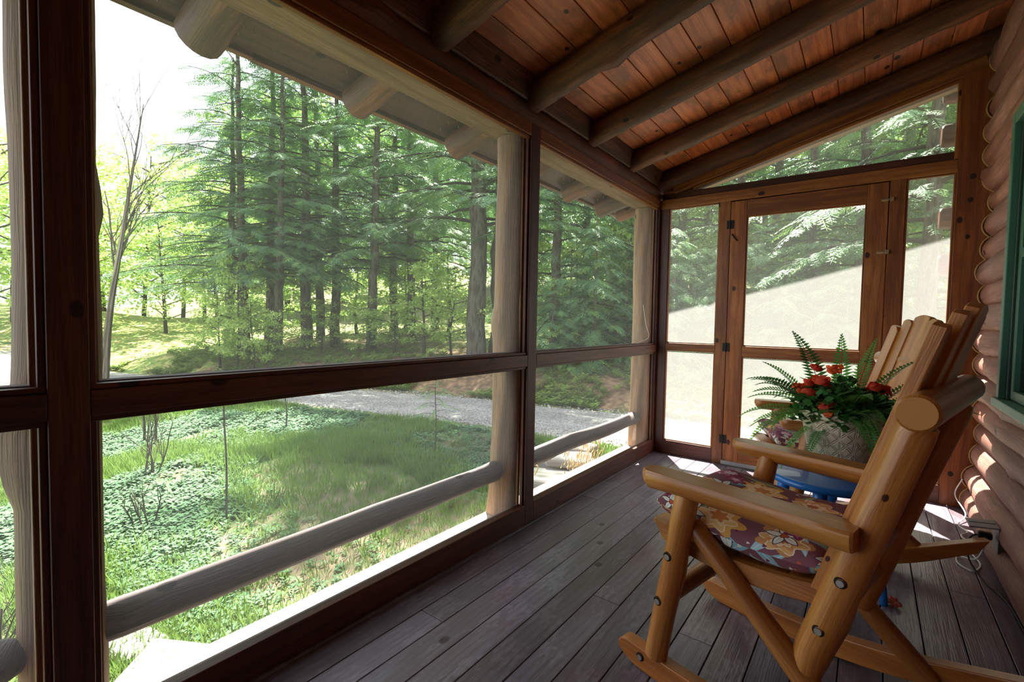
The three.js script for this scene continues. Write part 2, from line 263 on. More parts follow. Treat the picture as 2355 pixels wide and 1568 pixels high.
{
  const d = structure('door_1', 'brown wooden screen door with two screened panels', 'door'), D = M.door, F = ZE + 0.004, B = ZE - 0.036, x0 = 0.552, x1 = 1.51;
  part('stile', board(x0, 0.665, 0.03, 2.05, B, F), D.warm, d); part('stile', board(1.397, x1, 0.03, 2.05, B, F), D.plain, d);
  part('top_rail', board(0.665, 1.397, 1.93, 2.05, B, F), D.deep, d); part('middle_rail', board(0.665, 1.397, 0.86, 0.937, B, F), D.plain, d); part('bottom_rail', board(0.665, 1.397, 0.03, 0.17, B, F), D.warm, d);
  for (const [y0, y1] of [[0.17, 0.86], [0.937, 1.93]]) {
    for (const [a, b] of [[0.665, 0.675], [1.387, 1.397]]) part('screen_stop', board(a, b, y0, y1, F - 0.026, F - 0.006), D.deep, d);
    for (const [a, b] of [[y0, y0 + 0.01], [y1 - 0.01, y1]]) part('screen_stop', board(0.675, 1.387, a, b, F - 0.026, F - 0.006), D.deep, d);
    part('screen_panel', new THREE.PlaneGeometry(0.732, y1 - y0, 8, 8).translate(1.031, (y0 + y1) / 2, F - 0.03), M.endScreen, d);
  }
  for (const y of [1.875, 0.925, 0.2]) {
    const h = part('hinge', join([new RoundedBoxGeometry(0.024, 0.066, 0.004, 1, 0.001).translate(0.537, y, F + 0.001), new RoundedBoxGeometry(0.024, 0.066, 0.004, 1, 0.001).translate(0.564, y, F + 0.002)]), M.iron, d, 'dark iron hinge');
    part('pin', new THREE.CylinderGeometry(0.004, 0.004, 0.07, 8).translate(0.5505, y, F + 0.005), M.iron, h);
  }
  part('door_spring', tube([[0.565, 1.80, F + 0.008], [0.585, 1.77, F + 0.012], [0.605, 1.745, F + 0.008]], 0.005), M.iron, d);
  for (const [x, y] of [[1.505, 1.935], [1.492, 1.595]]) { const b = part('slide_bolt', join([new RoundedBoxGeometry(0.034, 0.02, 0.006, 1, 0.001).translate(x - 0.012, y, F + 0.003), new RoundedBoxGeometry(0.02, 0.026, 0.014, 1, 0.001).translate(x + 0.022, y, F + 0.006)]), M.brass, d, 'brass slide bolt'); part('bolt_rod', new THREE.CylinderGeometry(0.004, 0.004, 0.06, 8).rotateZ(Math.PI / 2).translate(x - 0.005, y, F + 0.01), M.brass, b); }
  part('door_latch', join([new RoundedBoxGeometry(0.014, 0.042, 0.005, 1, 0.001).translate(1.452, 0.872, F + 0.002), tube([[1.452, 0.872, F + 0.004], [1.45, 0.872, F + 0.02], [1.41, 0.872, F + 0.024]], 0.004)]), M.iron, d, 'dark iron thumb latch');
  part('weather_strip', board(0.545, 1.515, 0.004, 0.034, F - 0.01, F + 0.022), std('#a9a8a6', 0.4, { metalness: 0.3 }), d, 'pale grey strip along the door foot');
}
{
  const w = structure('wall_right', 'stained round log wall of the cabin', 'wall'), R = rng(77), pitch = 0.138, caulk = std('#b08a4e', 0.8);
  part('wall_core', board(2.04, 2.12, -0.1, 2.95, ZE - 0.5, Z1), M.trim.deep, w);
  for (let i = 0; i < 21; i++) {
    const y = 0.06 + i * pitch, r = 0.077 + R() * 0.012, x = XW + 0.084 + (R() - 0.5) * 0.05, win = y > 0.8 && y < 2.06;
    for (const [a, b] of win ? [[ZE + 0.004, -3.09], [-1.85, Z1]] : [[ZE + 0.004, Z1]]) {
      if (y > 2.78) continue;
      part('wall_log', log(V(x, y, a), V(x, y, b), r, r * 0.98, { seed: 200 + i * 3 + (b < 0 ? 0 : 1), bend: 0.009, bump: 0.07, knots: Math.ceil((b - a) * 2.2), n: 18, end: 0.012 }), pick(M.logwall, R()), w);
      if (a < -3.9) part('caulk_bead', new THREE.TorusGeometry(r + 0.001, 0.0045, 6, 20, 2.6).rotateZ(Math.PI - 1.3).translate(x, y, a + 0.006), caulk, w);
    }
  }
  for (const [y, x0] of [[0.42, 1.8], [0.98, 1.79], [1.54, 1.80], [1.86, 1.795], [2.42, 1.785], [2.71, 1.785]]) part('log_end', log(V(2.3, y, -4.42), V(x0, y, -4.42), 0.082, 0.078, { seed: 300 + y * 50, bump: 0.03, flatSide: 0.06, flat: 0.062, end: 0.012, n: 18 }), M.trim.variant([1.25, 1.2, 1.15]), w);
  part('wall_core', board(2.0, 2.3, -0.5, 2.95, -4.6, ZE - 0.05), M.logwall.deep, w);
  const c = structure('wall_front', 'plain board end of the porch', 'wall');
  part('board_panel', board(-0.04, 2.1, -0.03, 2.95, Z1 + 0.001, Z1 + 0.04), M.trim.plain, c);
}
{
  const w = structure('window_1', 'green framed window set in the log wall', 'window'), z0 = -2.98, z1 = -1.9, y0 = 0.8, y1 = 2.03, G = M.green, dk = std('#1d3a2c', 0.5);
  const side = (n, a, b, c, d, x0, x1, m) => part(n, board(x0, x1, c, d, a, b, 0.004), m, w);
  side('casing', z0, z0 + 0.05, y0, y1, 1.905, 2.03, G); side('casing', z1 - 0.05, z1, y0, y1, 1.905, 2.03, G); side('casing', z0 + 0.05, z1 - 0.05, y1 - 0.05, y1, 1.905, 2.03, G);
  side('window_sill', z0 - 0.015, z1 + 0.015, y0 - 0.035, y0, 1.892, 2.03, std('#5c9078', 0.4));
  side('jamb', z0 + 0.05, z0 + 0.085, y0, y1 - 0.05, 1.925, 2.03, dk);
  side('sash', z0 + 0.085, z0 + 0.125, y0 + 0.005, y1 - 0.055, 1.935, 1.97, G); side('sash', z1 - 0.1, z1 - 0.05, y0 + 0.005, y1 - 0.055, 1.935, 1.97, G);
  side('sash', z0 + 0.125, z1 - 0.1, y0 + 0.005, y0 + 0.045, 1.935, 1.97, G); side('sash', z0 + 0.125, z1 - 0.1, 1.4, 1.44, 1.935, 1.975, G);
  part('pane', board(1.955, 1.959, y0 + 0.045, 1.4, z0 + 0.125, z1 - 0.1, 0.0005), std('#070908', 0.06), w); part('pane', board(1.955, 1.959, 1.44, y1 - 0.055, z0 + 0.125, z1 - 0.1, 0.0005), std('#070908', 0.06), w);
}

// ================================================================ furniture
// a log rocking chair: x runs from the front to the back, z across (0 at one arm, -0.6 at the other)
function rockingChair(label, pos, turnY) {
  const c = thing('rocking_chair', label, 'rocking chair', pos, turnY, 'log rocking chairs on the porch'), P = M.pine, sd = pos[2] < -2 ? 50 : 0;
  const rockTop = (s) => 0.062 + (s < 0.18 ? 0.16 : 0.335) * (s - 0.18) ** 2 - (s > 0.6 ? 0.35 * (s - 0.6) ** 2 : 0);
  for (const side of [0, 1]) {
    const w = (q) => -(side ? 0.6 - q : q), out = side ? -1 : 1;
    { // rocker
      const s = new THREE.Shape(), N = 26; s.moveTo(-0.07, rockTop(-0.07));
      for (let i = 1; i <= N; i++) { const x = lerp(-0.07, 0.8, i / N); s.lineTo(x, rockTop(x)); }
      for (let i = N; i >= 1; i--) { const x = lerp(-0.08, 0.76, i / N); s.lineTo(x, rockTop(x) - lerp(0.062, 0.045, sstep(0.5, 0.8, x))); }
      s.quadraticCurveTo(-0.12, rockTop(-0.1) - 0.045, -0.112, rockTop(-0.1) - 0.02); s.quadraticCurveTo(-0.1, rockTop(-0.07) + 0.004, -0.07, rockTop(-0.07));
      let g = new THREE.ExtrudeGeometry(s, { depth: 0.036, bevelEnabled: true, bevelThickness: 0.004, bevelSize: 0.004, bevelSegments: 2, curveSegments: 8 }).translate(0, 0, -0.018);
      part('rocker', uvGrain(g, 0, side + sd).translate(0, 0, w(0.022)), P.warm, c);
    }
    part('front_leg', log(V(0.013, 0.066, w(0.018)), V(0.107, 0.628, w(0.018)), 0.034, 0.033, { seed: 400 + side + sd, bump: 0.03, knots: 2, taper1: 0.035, n: 18 }), P.plain, c);
    part('back_post', log(V(0.402, 0.215, w(0.06)), V(0.606, 0.9, w(0.06)), 0.041, 0.039, { seed: 410 + side + sd, bump: 0.025, knots: 2, taper1: 0.03, nose: 0.02, n: 20 }), side ? P.warm : P.plain, c);
    part('brace', log(V(0.098, 0.515, w(0.046)), V(0.59, 0.062, w(0.046)), 0.029, 0.03, { seed: 420 + side + sd, bump: 0.02, knots: 2, nose: 0.015, n: 16 }), P.deep, c);
    { // arm: a split log with a planed top
      const g = log(V(-0.034, 0.643, w(0.004)), V(0.518, 0.634, w(0.012)), 0.045, 0.046, { seed: 430 + side + sd, bump: 0.015, nose: 0.05, flat: 0.014, n: 22, knots: 1 });
      part('arm', g, P.plain, c);
    }
    const rail = new THREE.Shape(); const ry = (x) => 0.47 - 0.028 * Math.sin(clamp((x + 0.02) / 0.47) * Math.PI) - 0.02 * x;
    rail.moveTo(-0.03, ry(-0.03)); for (let i = 1; i <= 14; i++) { const x = lerp(-0.03, 0.455, i / 14); rail.lineTo(x, ry(x)); } for (let i = 14; i >= 0; i--) { const x = lerp(0.0, 0.45, i / 14); rail.lineTo(x, ry(x) - 0.045); }
    part('seat_rail', uvGrain(new THREE.ExtrudeGeometry(rail, { depth: 0.026, bevelEnabled: true, bevelThickness: 0.003, bevelSize: 0.003, bevelSegments: 1 }).translate(0, 0, -0.013), 0, 3 + side).translate(0, 0, w(0.075)), P.deep, c);
    for (const [s, y, q, r] of [[0.063, 0.41, 0.018, 0.034], [0.035, 0.262, 0.018, 0.034], [0.487, 0.505, 0.06, 0.04], [0.447, 0.37, 0.06, 0.04], [-0.03, 0.045, 0.022, 0.023], [0.545, 0.098, 0.046, 0.03]]) {
      const z = w(q) + out * r * 0.96, b = part('bolt', new THREE.CylinderGeometry(0.0085, 0.0095, 0.012, 10).rotateX(Math.PI / 2).translate(s, y, z), M.steel, c);
      part('bolt_recess', new THREE.TorusGeometry(0.0115, 0.003, 6, 16).translate(s, y, z - out * 0.001), M.hole, b);
    }
  }
  const across = (s, y, r, n, k, w0 = 0.02, w1 = 0.58, name = 'stretcher', m = P.deep) => part(name, log(V(s, y, -w0), V(s, y, -w1), r, r, { seed: n + sd, bump: 0.02, knots: k, n: 18 }), m, c);
  across(0.062, 0.41, 0.028, 440, 1); across(0.034, 0.262, 0.028, 441, 1); across(0.482, 0.5, 0.026, 442, 1, 0.06, 0.54); across(0.443, 0.365, 0.026, 443, 1, 0.06, 0.54);
  const tl = across(0.617, 0.93, 0.0385, 444, 0, -0.04, 0.64, 'top_rail', P.deep);
  for (const z of [0.0405, -0.6405]) part('end_grain', new THREE.CylinderGeometry(0.033, 0.033, 0.002, 22).rotateX(Math.PI / 2).translate(0.617, 0.93, z), M.endgrain, tl);
  for (let i = 0; i < 7; i++) { const s = -0.02 + i * 0.067, y = 0.466 - 0.028 * Math.sin(clamp((s + 0.02) / 0.47) * Math.PI) - 0.02 * s, g = board(-0.029, 0.029, 0, 0.018, -0.218, 0.218); part('seat_slat', g.translate(s, y - 0.016, -0.3), i % 2 ? P.plain : P.warm, c); }
  // the fanned back: the outer slats stand forward and end lower
  const lean = Math.atan2(0.204, 0.668);
  for (const [zc, wd, top, fwd] of [[0.094, 0.084, 0.692, 0.018], [0.184, 0.086, 0.722, 0.006], [0.3, 0.136, 0.74, 0], [0.416, 0.086, 0.722, 0.006], [0.506, 0.084, 0.692, 0.018]]) {
    const s = new THREE.Shape(), h = wd / 2, tilt = (zc - 0.3) * 0.16; s.moveTo(-h * 0.93, 0); s.lineTo(h * 0.93, 0); s.lineTo(h, top - 0.012 - Math.max(0, (zc - 0.3) * 0.12)); s.quadraticCurveTo(0, top + 0.012, -h, top - 0.012 - Math.max(0, (0.3 - zc) * 0.12));
    let g = uvGrain(new THREE.ExtrudeGeometry(s, { depth: 0.024, bevelEnabled: true, bevelThickness: 0.002, bevelSize: 0.002, bevelSegments: 1, curveSegments: 8 }).translate(0, 0, -0.01), 1, zc * 9);
    g.rotateY(-Math.PI / 2).rotateX(tilt * 0.5).rotateZ(-lean).translate(0.45 - fwd, 0.452, -zc);
    part('back_slat', g, zc > 0.25 && zc < 0.35 ? P.pale : P.plain, c);
  }
  return c;
}
const chairA = rockingChair('varnished log rocking chair with a fully visible floral seat cushion', [0.937, 0, -1.415], -0.2249);
const chairB = rockingChair('varnished log rocking chair beside the screen door behind the fern pot', [1.15, 0, -2.6], 0.3586);

// ---------------------------------------------------------------- seat cushions with a printed flower pattern
function flowerPrint() {
  const S = 1024, cv = document.createElement('canvas'); cv.width = cv.height = S; const g = cv.getContext('2d'), R = rng(515);
  g.fillStyle = '#7d4a55'; g.fillRect(0, 0, S, S);
  const blob = (x, y, r, n, col, edge, sq = 1) => { r *= 1.35; g.beginPath(); for (let i = 0; i <= 40; i++) { const a = i / 40 * 6.283, q = r * (0.82 + 0.2 * Math.cos(a * n)); g.lineTo(x + Math.cos(a) * q, y + Math.sin(a) * q * sq); } g.closePath(); g.fillStyle = col; g.fill(); if (edge) { g.lineWidth = 5; g.strokeStyle = edge; g.stroke(); } };
  const leaf = (x, y, l, w, a, col, vein, edge) => { l *= 1.3; w *= 1.35; g.save(); g.translate(x, y); g.rotate(a); g.beginPath(); g.moveTo(0, 0); g.quadraticCurveTo(l * 0.4, -w, l, 0); g.quadraticCurveTo(l * 0.4, w, 0, 0); g.fillStyle = col; g.fill(); if (edge) { g.lineWidth = 4; g.strokeStyle = edge; g.stroke(); } g.beginPath(); g.moveTo(0, 0); g.lineTo(l * 0.92, 0); g.lineWidth = 3; g.strokeStyle = vein; g.stroke(); g.restore(); };
  for (let i = 0; i < 46; i++) leaf(R() * S, R() * S, 120 + R() * 110, 26 + R() * 20, R() * 6.28, ['#8fb9c4', '#a9cdd6', '#6d9fae', '#8a8a56'][i % 4], '#dfeef0', i % 3 ? null : '#24324a');
  const spots = Array.from({ length: 16 }, (_, k) => [(k % 4) * 256 + 90 + R() * 80, Math.floor(k / 4) * 256 + 90 + R() * 80]);
  spots.forEach(([x, y], k) => {
    const kind = (k + Math.floor(k / 4) * 2) % 4;
    if (kind === 0) { for (let q = 0; q < 5; q++) blob(x + (R() - 0.5) * 16, y + (R() - 0.5) * 16, 92 - q * 17, 5 + q, ['#c98a4e', '#e0ab6c', '#d8965c', '#efc99a', '#b5643e'][q], q % 2 ? '#f4e3cf' : null, 0.85); }
    else if (kind === 1) { for (let q = 0; q < 6; q++) { const a = q / 6 * 6.28 + 0.4; leaf(x, y, 105, 44, a, '#eef1ea', '#b9c4b4', '#1f2b46'); } for (let q = 0; q < 7; q++) blob(x + (R() - 0.5) * 50, y + (R() - 0.5) * 50, 13, 3, '#d2572f', '#7d2a1c'); blob(x - 20, y + 16, 20, 4, '#98a544'); }
    else if (kind === 2) { for (let q = 0; q < 6; q++) blob(x + (R() - 0.5) * 60, y + (R() - 0.5) * 60, 62 - q * 6, 4 + q, ['#7a1f4b', '#93305c', '#5f1639', '#a6496f', '#7a1f4b', '#d9b7c6'][q], q === 3 ? '#e7cfd8' : null); }
    else { for (let q = 0; q < 4; q++) blob(x + (R() - 0.5) * 30, y + (R() - 0.5) * 30, 96 - q * 20, 6, ['#e3a94f', '#efc27a', '#f3d7a4', '#d98a45'][q], q === 1 ? '#f7ead2' : null, 0.9); }
  });
  for (let k = 0; k < 14; k++) { const x = R() * S, y = R() * S; if (k % 2) { for (let q = 0; q < 5; q++) leaf(x, y, 62, 26, q * 1.257 + k, '#f1f0e6', '#b9c4b4', '#1f2b46'); blob(x, y, 13, 3, '#d2572f', '#7d2a1c'); } else for (let q = 0; q < 3; q++) blob(x, y, 44 - q * 14, 5, ['#8a2a56', '#b55d80', '#e3c2cf'][q]); }
  for (let i = 0; i < 90; i++) blob(R() * S, R() * S, 4 + R() * 6, 3, ['#d9a24f', '#7a1f4b', '#c4543a', '#e9e4d8'][i % 4]);
  const t = new THREE.CanvasTexture(cv); t.colorSpace = THREE.SRGBColorSpace; t.wrapS = t.wrapT = THREE.RepeatWrapping; return t;
}
const printTex = flowerPrint();
M.fabric = new THREE.MeshPhysicalMaterial({ map: printTex, roughness: 0.75, sheen: 0.3 });
const cushionGeo = (() => {
  const nx = 44, nz = 44, top = [], g = new THREE.BufferGeometry(), pos = [], uv = [], idx = [];
  for (const sgn of [1, -1]) {
    const base = pos.length / 3;
    for (let i = 0; i <= nx; i++) for (let j = 0; j <= nz; j++) {
      const a = i / nx * 2 - 1, b = j / nz * 2 - 1, sx = Math.sign(a) * Math.pow(Math.abs(a), 0.85), sz = Math.sign(b) * Math.pow(Math.abs(b), 0.85);
      const e = Math.pow(Math.max(0, 1 - Math.pow(Math.abs(a), 5)), 0.5) * Math.pow(Math.max(0, 1 - Math.pow(Math.abs(b), 5)), 0.5);
      const dim = Math.exp(-((a + 0.35) ** 2 + (b - 0.1) ** 2) * 26) + Math.exp(-((a - 0.4) ** 2 + (b - 0.1) ** 2) * 26), h = (0.049 + 0.006 * noise(i * 0.2, j * 0.2, 90, 90, 8)) * e - (sgn > 0 ? dim * 0.012 : 0);
      const pinch = 1 - 0.03 * Math.pow(Math.abs(b), 3) * (1 - a * a) - 0.0;
      pos.push(sx * 0.236 * pinch, sgn * h - 0.026 * (1 - a * a) + 0.02, sz * 0.244 * (1 - 0.03 * (1 - b * b) * a * a)); uv.push((sx * 0.236 + Math.sign(a) * Math.pow(Math.abs(a), 6) * (sgn > 0 ? 0.04 - h : 0.08)) / 0.62 + 0.42, (sz * 0.244 + Math.sign(b) * Math.pow(Math.abs(b), 6) * (sgn > 0 ? 0.04 - h : 0.08)) / 0.62 + 0.3);
    }
    for (let i = 0; i < nx; i++) for (let j = 0; j < nz; j++) { const p = base + i * (nz + 1) + j, q = p + nz + 1; sgn > 0 ? idx.push(p, p + 1, q, q, p + 1, q + 1) : idx.push(p, q, p + 1, q, q + 1, p + 1); }
  }
  g.setAttribute('position', new THREE.Float32BufferAttribute(pos, 3)); g.setAttribute('uv', new THREE.Float32BufferAttribute(uv, 2)); g.setIndex(idx); g.computeVertexNormals(); return g;
})();
for (const [ch, label] of [[chairA, 'plum cushion with big orange and cream flowers under the long varnished arms'], [chairB, 'flower print cushion on the rocking chair behind the fern pot']]) {
  const m = solo('seat_cushion', cushionGeo, M.fabric, label, 'cushion', 'flower print seat cushions');
  m.rotation.set(0, ch.rotation.y, 0); m.position.copy(V(0.205, 0.502, -0.3).applyAxisAngle(V(0, 1, 0), ch.rotation.y).add(ch.position)); m.rotateZ(-0.07);
}

// ---------------------------------------------------------------- blue stool
const STOOL = [1.325, 0, -2.38];
{
  const s = thing('stool', 'small round stool painted bright blue with turned legs', 'stool', STOOL), blue = std('#1f74c9', 0.3, { clearcoat: 0.4 });
  part('top', lathe([[0, 0.40], [0.205, 0.40], [0.222, 0.405], [0.23, 0.416], [0.226, 0.428], [0.21, 0.433], [0, 0.433]].map(([r, y]) => [r, y + 0.05]), 48), blue, s);
  for (let i = 0; i < 4; i++) {
    const a = i * Math.PI / 2 + 0.06, prof = [[0.001, 0], [0.013, 0.001], [0.015, 0.02], [0.018, 0.12], [0.013, 0.15], [0.02, 0.162], [0.024, 0.185], [0.018, 0.206], [0.025, 0.225], [0.025, 0.245], [0.018, 0.262], [0.026, 0.285], [0.026, 0.3], [0.019, 0.318], [0.025, 0.335], [0.027, 0.4], [0.001, 0.402]];
    part('leg', turn(lathe(prof.map(([r, y]) => [r, y < 0.13 ? y * 1.4 : y + 0.05]), 18), V(Math.cos(a) * 0.21, 0.0, Math.sin(a) * 0.21), V(Math.cos(a) * 0.15, 0.452, Math.sin(a) * 0.15)), blue, s);
  }
  for (let i = 0; i < 4; i++) { const a = i * Math.PI / 2 + 0.06, b = a + Math.PI / 2, q = (t) => V(Math.cos(t) * 0.196, 0.11, Math.sin(t) * 0.196); part('rung', turn(lathe([[0.001, 0], [0.006, 0], [0.009, q(a).distanceTo(q(b)) / 2], [0.006, q(a).distanceTo(q(b))], [0.001, q(a).distanceTo(q(b))]], 10), q(a), q(b)), blue, s); }
}
// ---------------------------------------------------------------- pot, fern and begonia
const POT = [1.366, 0.484, -2.42];
{
  const W = 512, cv = document.createElement('canvas'); cv.width = W; cv.height = 256; const g = cv.getContext('2d'); g.fillStyle = '#fff'; g.fillRect(0, 0, W, 256); g.strokeStyle = '#333'; g.lineWidth = 5;
  for (let k = 0; k < 8; k++) { const x = k * 64; for (const d of [0, 7]) { g.beginPath(); g.moveTo(x + d, 20); g.lineTo(x + d, 240); g.stroke(); } for (let y = 20; y < 240; y += 55) { for (const d of [0, 9]) { g.beginPath(); g.moveTo(x, y + d); g.lineTo(x + 64, y + 55 + d); g.stroke(); g.beginPath(); g.moveTo(x + 64, y + d); g.lineTo(x, y + 55 + d); g.stroke(); } } }
  const bt = new THREE.CanvasTexture(cv); bt.wrapS = THREE.RepeatWrapping; bt.repeat.set(2, 1);
  const p = thing('flower_pot', 'beige plastic flower pot with woven lattice relief on the blue stool', 'flower pot', POT), m = std('#d6c8ae', 0.4, { bumpMap: bt, bumpScale: 0.006 });
  part('body', lathe(Array.from({ length: 9 }, (_, i) => [0.102 + 0.044 * i / 8, 0.002 + 0.239 * i / 8]), 56), m, p); part('base', new THREE.CylinderGeometry(0.102, 0.099, 0.006, 40).translate(0, 0.003, 0), std('#d6c8ae', 0.4), p);
  part('rim', lathe([[0.14, 0.2], [0.15, 0.2], [0.154, 0.205], [0.154, 0.224], [0.15, 0.23], [0.143, 0.23], [0.139, 0.224], [0.137, 0.19]].map(([r, y]) => [r, y + 0.035]), 56), std('#d6c8ae', 0.4), p);
  part('soil', new THREE.CylinderGeometry(0.137, 0.137, 0.01, 32).translate(0, 0.23, 0), std('#2a1c12', 0.95), p);
}
const leafMat = (r, g, b, t = 0.4, rough = 0.9, extra = {}) => new THREE.MeshPhysicalMaterial({ color: new THREE.Color().setRGB(r, g, b), roughness: rough, transmission: t, thickness: 0, side: THREE.DoubleSide, specularIntensity: 0.35, ...extra });
function bladeGeo(quads) { // list of [base, tip, widthVector, lift]: kite shaped leaves, two triangles each with a fold
  const pos = [], idx = []; for (const [b, t, w] of quads) { const k = pos.length / 3, m = b.clone().lerp(t, 0.45); pos.push(b.x, b.y, b.z, m.x + w.x, m.y + w.y, m.z + w.z, t.x, t.y, t.z, m.x - w.x, m.y - w.y, m.z - w.z); idx.push(k, k + 1, k + 2, k, k + 2, k + 3); }
  const g = new THREE.BufferGeometry(); g.setAttribute('position', new THREE.Float32BufferAttribute(pos, 3)); g.setIndex(idx); g.computeVertexNormals(); return g;
}
function frondGeo(az, rise, len, curl, R) { // stem and leaflets of one sword fern frond, from the origin
  const pts = [], dir = V(Math.cos(az), 0, Math.sin(az)), side = V(-dir.z, 0, dir.x), N = 26; let p = V(0, 0, 0), a = rise;
  for (let i = 0; i <= N; i++) { pts.push(p.clone()); a -= curl / N * (0.4 + 1.3 * i / N); p = p.clone().addScaledVector(dir, Math.cos(a) * len / N).add(V(0, Math.sin(a) * len / N, 0)); }
  const q = [], roll = (R() - 0.5) * 0.9;
  for (let i = 4; i <= N; i++) for (const sg of [-1, 1]) {
    const t = i / N, l = (0.04 * Math.sin(Math.PI * Math.pow(t, 0.75)) + 0.005) * (0.9 + R() * 0.2) * (len / 0.34), tan = pts[i].clone().sub(pts[i - 1]).normalize(), up = side.clone().cross(tan).multiplyScalar(-1);
    const out = side.clone().multiplyScalar(sg * Math.cos(roll)).addScaledVector(up, sg * Math.sin(roll) - 0.15).addScaledVector(tan, 0.25).normalize();
    const b = pts[i].clone().addScaledVector(tan, sg * 0.002); q.push([b, b.clone().addScaledVector(out, l), tan.clone().multiplyScalar(0.0066 * (len / 0.34))]);
  }
  const st = tube(pts.filter((_, i) => i % 3 === 0 || i === N), 0.0013, 4, 18), bl = bladeGeo(q); st.deleteAttribute('uv'); return join([st, bl]);
}
{
  const f = thing('fern_plant', 'leafy fern and red begonia planted in the beige pot', 'plant', [POT[0], POT[1] + 0.235, POT[2]]), R = rng(808);
  const greens = [leafMat(0.1, 0.3, 0.055, 0.45, 0.6), leafMat(0.17, 0.4, 0.07, 0.45, 0.6), leafMat(0.07, 0.2, 0.05, 0.35, 0.5)];
  // bearing, rise, length, curl: long arching fronds first, then the short fill
  const list = [[3.35, 0.42, 0.34, 0.85], [3.2, 0.2, 0.33, 0.9], [3.55, 0.75, 0.36, 1.0], [3.0, 0.05, 0.3, 0.8], [2.75, -0.1, 0.33, 1.1], [3.9, 1.25, 0.4, 0.55], [4.6, 1.35, 0.37, 0.35], [5.2, 1.3, 0.36, 0.4], [3.3, 0.9, 0.34, 1.2], [0.2, 0.6, 0.34, 0.9], [0.05, 0.35, 0.33, 0.7], [-0.3, 0.9, 0.34, 0.7], [0.5, 0.8, 0.32, 1.3], [2.4, -0.5, 0.3, 0.9], [2.1, -0.7, 0.26, 0.6], [1.2, 0.2, 0.3, 1.6], [0.9, -0.1, 0.28, 1.3], [5.8, 1.1, 0.36, 0.7]];
  for (let i = 0; i < 26; i++) list.push([R() * 6.283, 0.1 + R() * 1.0, 0.2 + R() * 0.12, 0.6 + R() * 1.0]);
  list.forEach(([az, rise, len, curl], i) => { const m = part('frond', frondGeo(az, rise, len, curl, R), greens[i % 3], f); m.position.set(Math.cos(az) * (0.05 + R() * 0.05), R() * 0.02, Math.sin(az) * (0.05 + R() * 0.05)); });
  // round begonia leaves low in the pot
  const lg = bladeGeo([[V(0, 0, 0), V(0, 0.006, 0.024), V(0.011, 0.003, 0)], [V(0, 0.001, 0.004), V(0.012, 0.004, 0.019), V(0.006, 0, -0.004)]]), im = new THREE.InstancedMesh(lg, greens[2], 1500), q = new THREE.Object3D();
  for (let i = 0; i < 1500; i++) { const a = R() * 6.283, rr = Math.sqrt(R()) * 0.17, h = R(); q.position.set(Math.cos(a) * rr, 0.0 + h * (0.17 - rr * 0.45) + (rr > 0.14 ? -0.03 * R() : 0), Math.sin(a) * rr); q.rotation.set((R() - 0.5) * 1.6, R() * 6.28, (R() - 0.5) * 1.6); q.scale.setScalar(0.7 + R() * 0.9); q.updateMatrix(); im.setMatrixAt(i, q.matrix); im.setColorAt(i, new THREE.Color().setRGB(0.6 + R() * 0.7, 0.7 + R() * 0.6, 0.6 + R() * 0.5)); }
  im.name = 'leaves'; im.userData.kind = 'stuff'; im.castShadow = true; f.add(im);
  const red = [leafMat(0.75, 0.07, 0.025, 0.45, 0.6), leafMat(0.85, 0.13, 0.03, 0.45, 0.6)];
  const bloom = (s) => { const l = []; for (let k = 0; k < 9; k++) { const g = new THREE.SphereGeometry(0.017 * s, 7, 5, 0, Math.PI * 1.1, 0.2, 1.1); g.scale(1, 0.7, 1).rotateX(0.5 + R() * 0.7).rotateY(k * 0.9 + R()).translate((R() - 0.5) * 0.018 * s, (R() - 0.3) * 0.018 * s, (R() - 0.5) * 0.018 * s); l.push(g); } return join(l); };
  const bl = [[-0.115, 0.135, 0.02], [-0.09, 0.155, 0.045], [-0.065, 0.145, 0.06], [-0.14, 0.1, 0.03], [-0.105, 0.095, 0.07], [-0.155, 0.105, -0.01], [-0.1, 0.2, -0.03], [-0.03, 0.2, -0.01], [-0.045, 0.055, 0.12], [-0.03, 0.03, 0.14], [0.1, 0.14, 0.02], [0.13, 0.12, -0.05]];
  bl.forEach(([x, y, z], i) => part('flower', bloom(1.1 + (i % 3) * 0.2).translate(x, y, z), red[i % 2], f, 'orange red begonia flower'));
  solo('fallen_flower', join([bloom(1.0), bloom(0.7).translate(0.015, -0.002, 0.012)]).translate(1.56, 0.014, -2.39), leafMat(0.7, 0.2, 0.13, 0.3, 0.7), 'fallen red flower lying on the porch planks', 'flower');
}
